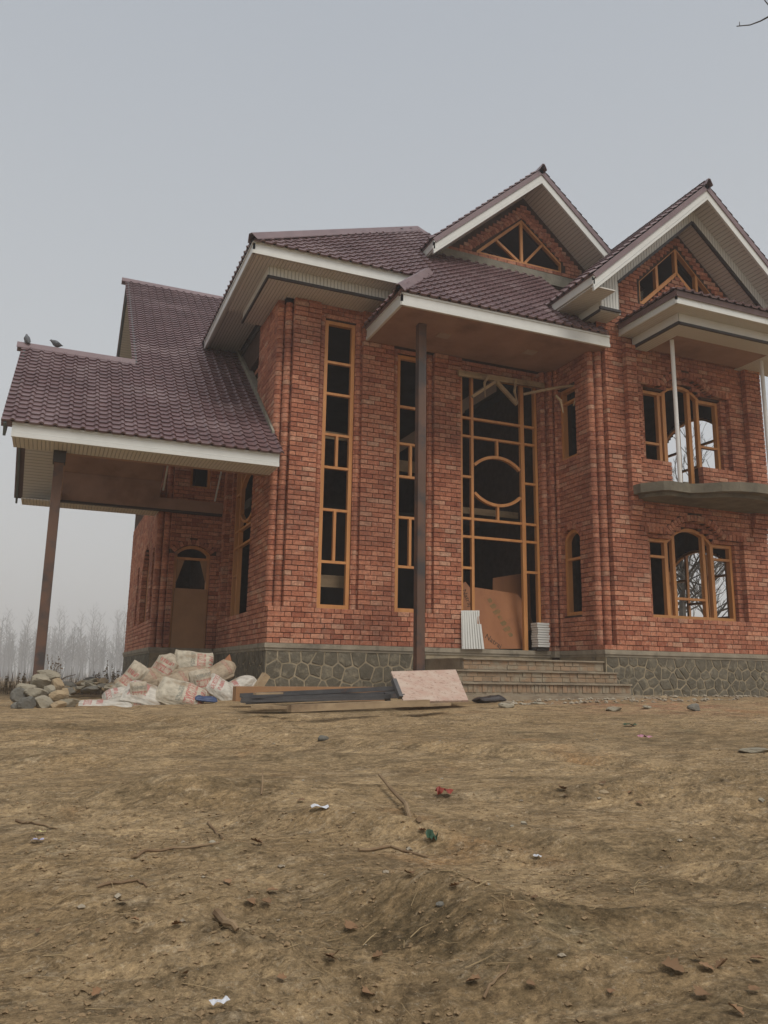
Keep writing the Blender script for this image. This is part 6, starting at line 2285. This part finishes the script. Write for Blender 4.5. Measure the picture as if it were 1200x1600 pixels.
# overhanging tree whose twig tips reach into the top right corner
tw = [at(1151, 41, 2.5), at(1172, 39, 2.48), at(1188, 33, 2.45), at(1201, 26, 2.42), at(1240, 5, 2.3)]
tw2 = [at(1193, -2, 2.38), at(1200, 7, 2.40), at(1212, 14, 2.38), at(1245, -20, 2.3)]
bx_, by2 = 5.6, 1.6
zb = float(zground(bx_, by2))
e = empty('bare_tree', (bx_, by2, zb), 'bare tree beside the yard whose twig tip reaches into the top right corner', 'tree')
o0 = Vector((bx_, by2, zb))
J = Vector((4.6, 1.7, 3.9))
tr = MB().tube([Vector((0, 0, 0)), Vector((-.1, .05, 1.8)), Vector((-.3, 0, 3.4)), Vector((-.5, .1, 5.6)), Vector((-.6, 0, 8))], [.16, .13, .11, .07, .03], 9)
tr.build('trunk', M['bark2'], e)
cr = MB()
cr.tube([q - o0 for q in (tw + [Vector((3.6, 2.0, 3.55)), J, Vector((5.3, 1.6, zb + 3.4))])], [.0022, .0028, .0034, .0042, .006, .012, .03, .07], 6)
cr.tube([q - o0 for q in (tw2 + [Vector((3.6, 2.0, 3.55))])], [.0022, .0028, .0032, .004, .008], 6)
cr.tube([tw[0].lerp(tw[1], .22) - o0, at(1155.5, 34, 2.5) - o0], [.0022, .0014], 5)
rr = random.Random(3)
for k in range(24):
    a = k * 2.4; z = 4.2 + k * .16
    p0 = Vector((-.45, .05, z)); d = Vector((math.cos(a) * .9 + .55, math.sin(a) - .35, .8)).normalized()
    cr.tube([p0, p0 + d * .9, p0 + d * 1.7 + Vector((0, 0, .3))], [.03, .016, .005], 5)
    for q in range(3):
        s_ = p0 + d * rr.uniform(.6, 1.5)
        cr.tube([s_, s_ + (d + Vector((rr.uniform(-.7, .7), rr.uniform(-.7, .7), .4))).normalized() * .6], [.01, .003], 4)
cr.build('crown', M['bark2'], e)

# dry weeds behind the rocks
M['weed'] = mat('dry_weed', (0.20, 0.155, 0.10), .95, .1, base2=(0.12, 0.09, 0.06), scale=10)


def weed(px, py, Y, H, n, label, seed):
    rr = random.Random(seed)
    p = at(px, py, Y)
    e_ = MB()
    for k in range(n):
        a = rr.uniform(0, 6.28); r = rr.uniform(0, .10)
        b0 = Vector((math.cos(a) * r, math.sin(a) * r, 0)); h = H * rr.uniform(.6, 1)
        d = Vector((rr.uniform(-.15, .15), rr.uniform(-.15, .15), 1)) * h
        e_.tube([b0, b0 + d * .5, b0 + d], [.004, .003, .0015], 3, cap=False)
        for q in range(16):
            t = rr.uniform(.35, 1); c = b0 + d * t
            s_ = rr.uniform(.008, .018)
            f = Vector((rr.uniform(-1, 1), rr.uniform(-1, 1), rr.uniform(-.5, 1))).normalized() * s_ * 2
            g_ = Vector((rr.uniform(-1, 1), rr.uniform(-1, 1), rr.uniform(-1, 1))).normalized() * s_
            k0 = len(e_.V)
            e_.V += [tuple(c), tuple(c + f * .5 + g_), tuple(c + f), tuple(c + f * .5 - g_)]
            e_.F.append((k0, k0 + 1, k0 + 2, k0 + 3))
    return tag(e_.build('dry_weed', M['weed'], loc=p), label, 'weed')


weed(84, 1068, 12.5, .42, 7, 'dry seeded weed standing behind the rock pile by the post', 1)
weed(168, 1072, 14.5, .42, 8, 'taller dry weed clump behind the low rubble heap', 2)
weed(150, 1073, 15.0, .26, 6, 'short dry weed left of the taller clump', 3)
weed(180, 1074, 14.0, .30, 5, 'dry weed close to the corner of the rear wing', 4)
weed(30, 1078, 14, .28, 6, 'low dry weed left of the carport post', 5)
weed(8, 1080, 15, .26, 6, 'low dry weed at the left edge of the picture', 6)
# dead grass of the verge behind the yard
mbg = MB(); rr = random.Random(9)
for i in range(3200):
    px = rr.uniform(-60, 215); Y = 15 + 30 * rr.random() ** 1.6
    p = at(px, 1070, Y); zb = float(zground(p.x, p.y))
    h = rr.uniform(.12, .5); a = rr.uniform(0, 6.28); w_ = .006
    lean = Vector((rr.uniform(-.3, .3), rr.uniform(-.3, .3), 1)) * h
    q = Vector((p.x, p.y, zb)); s_ = Vector((math.cos(a) * w_, math.sin(a) * w_, 0))
    k0 = len(mbg.V)
    mbg.V += [tuple(q - s_), tuple(q + s_), tuple(q + lean)]
    mbg.F.append((k0, k0 + 1, k0 + 2))
tag(mbg.build('dead_grass', M['weed']), 'dead grass along the back of the yard', kind='stuff')
p0, p1 = at(88, 1066, 12.6), at(118, 1054, 12.4)
tag(MB().tube([Vector((0, 0, 0)), (p1 - p0) * .5 + Vector((0, 0, .02)), p1 - p0], [.012, .009, .005], 6).build('stick', M['bark'], loc=p0), 'thin grey stick poking up from the rubble behind the rock pile', 'stick')

# ---------------------------------------------------------------- haze
HZ = 0.0029
hb = box('haze', None, None, -700, 700, -300, 700, -12.5, 34)
hm = bpy.data.materials.new('fog_air')
hm.use_nodes = True
hn, hl = hm.node_tree.nodes, hm.node_tree.links
hn.clear()
pv = hn.new('ShaderNodeVolumePrincipled')
pv.inputs['Color'].default_value = (0.93, 0.94, 0.95, 1)
pv.inputs['Density'].default_value = HZ
pv.inputs['Anisotropy'].default_value = 0.2
ho = hn.new('ShaderNodeOutputMaterial')
hl.new(pv.outputs[0], ho.inputs['Volume'])
hb.data.materials.append(hm)
hb['kind'] = 'stuff'
hb['label'] = 'pale winter fog over the whole yard'
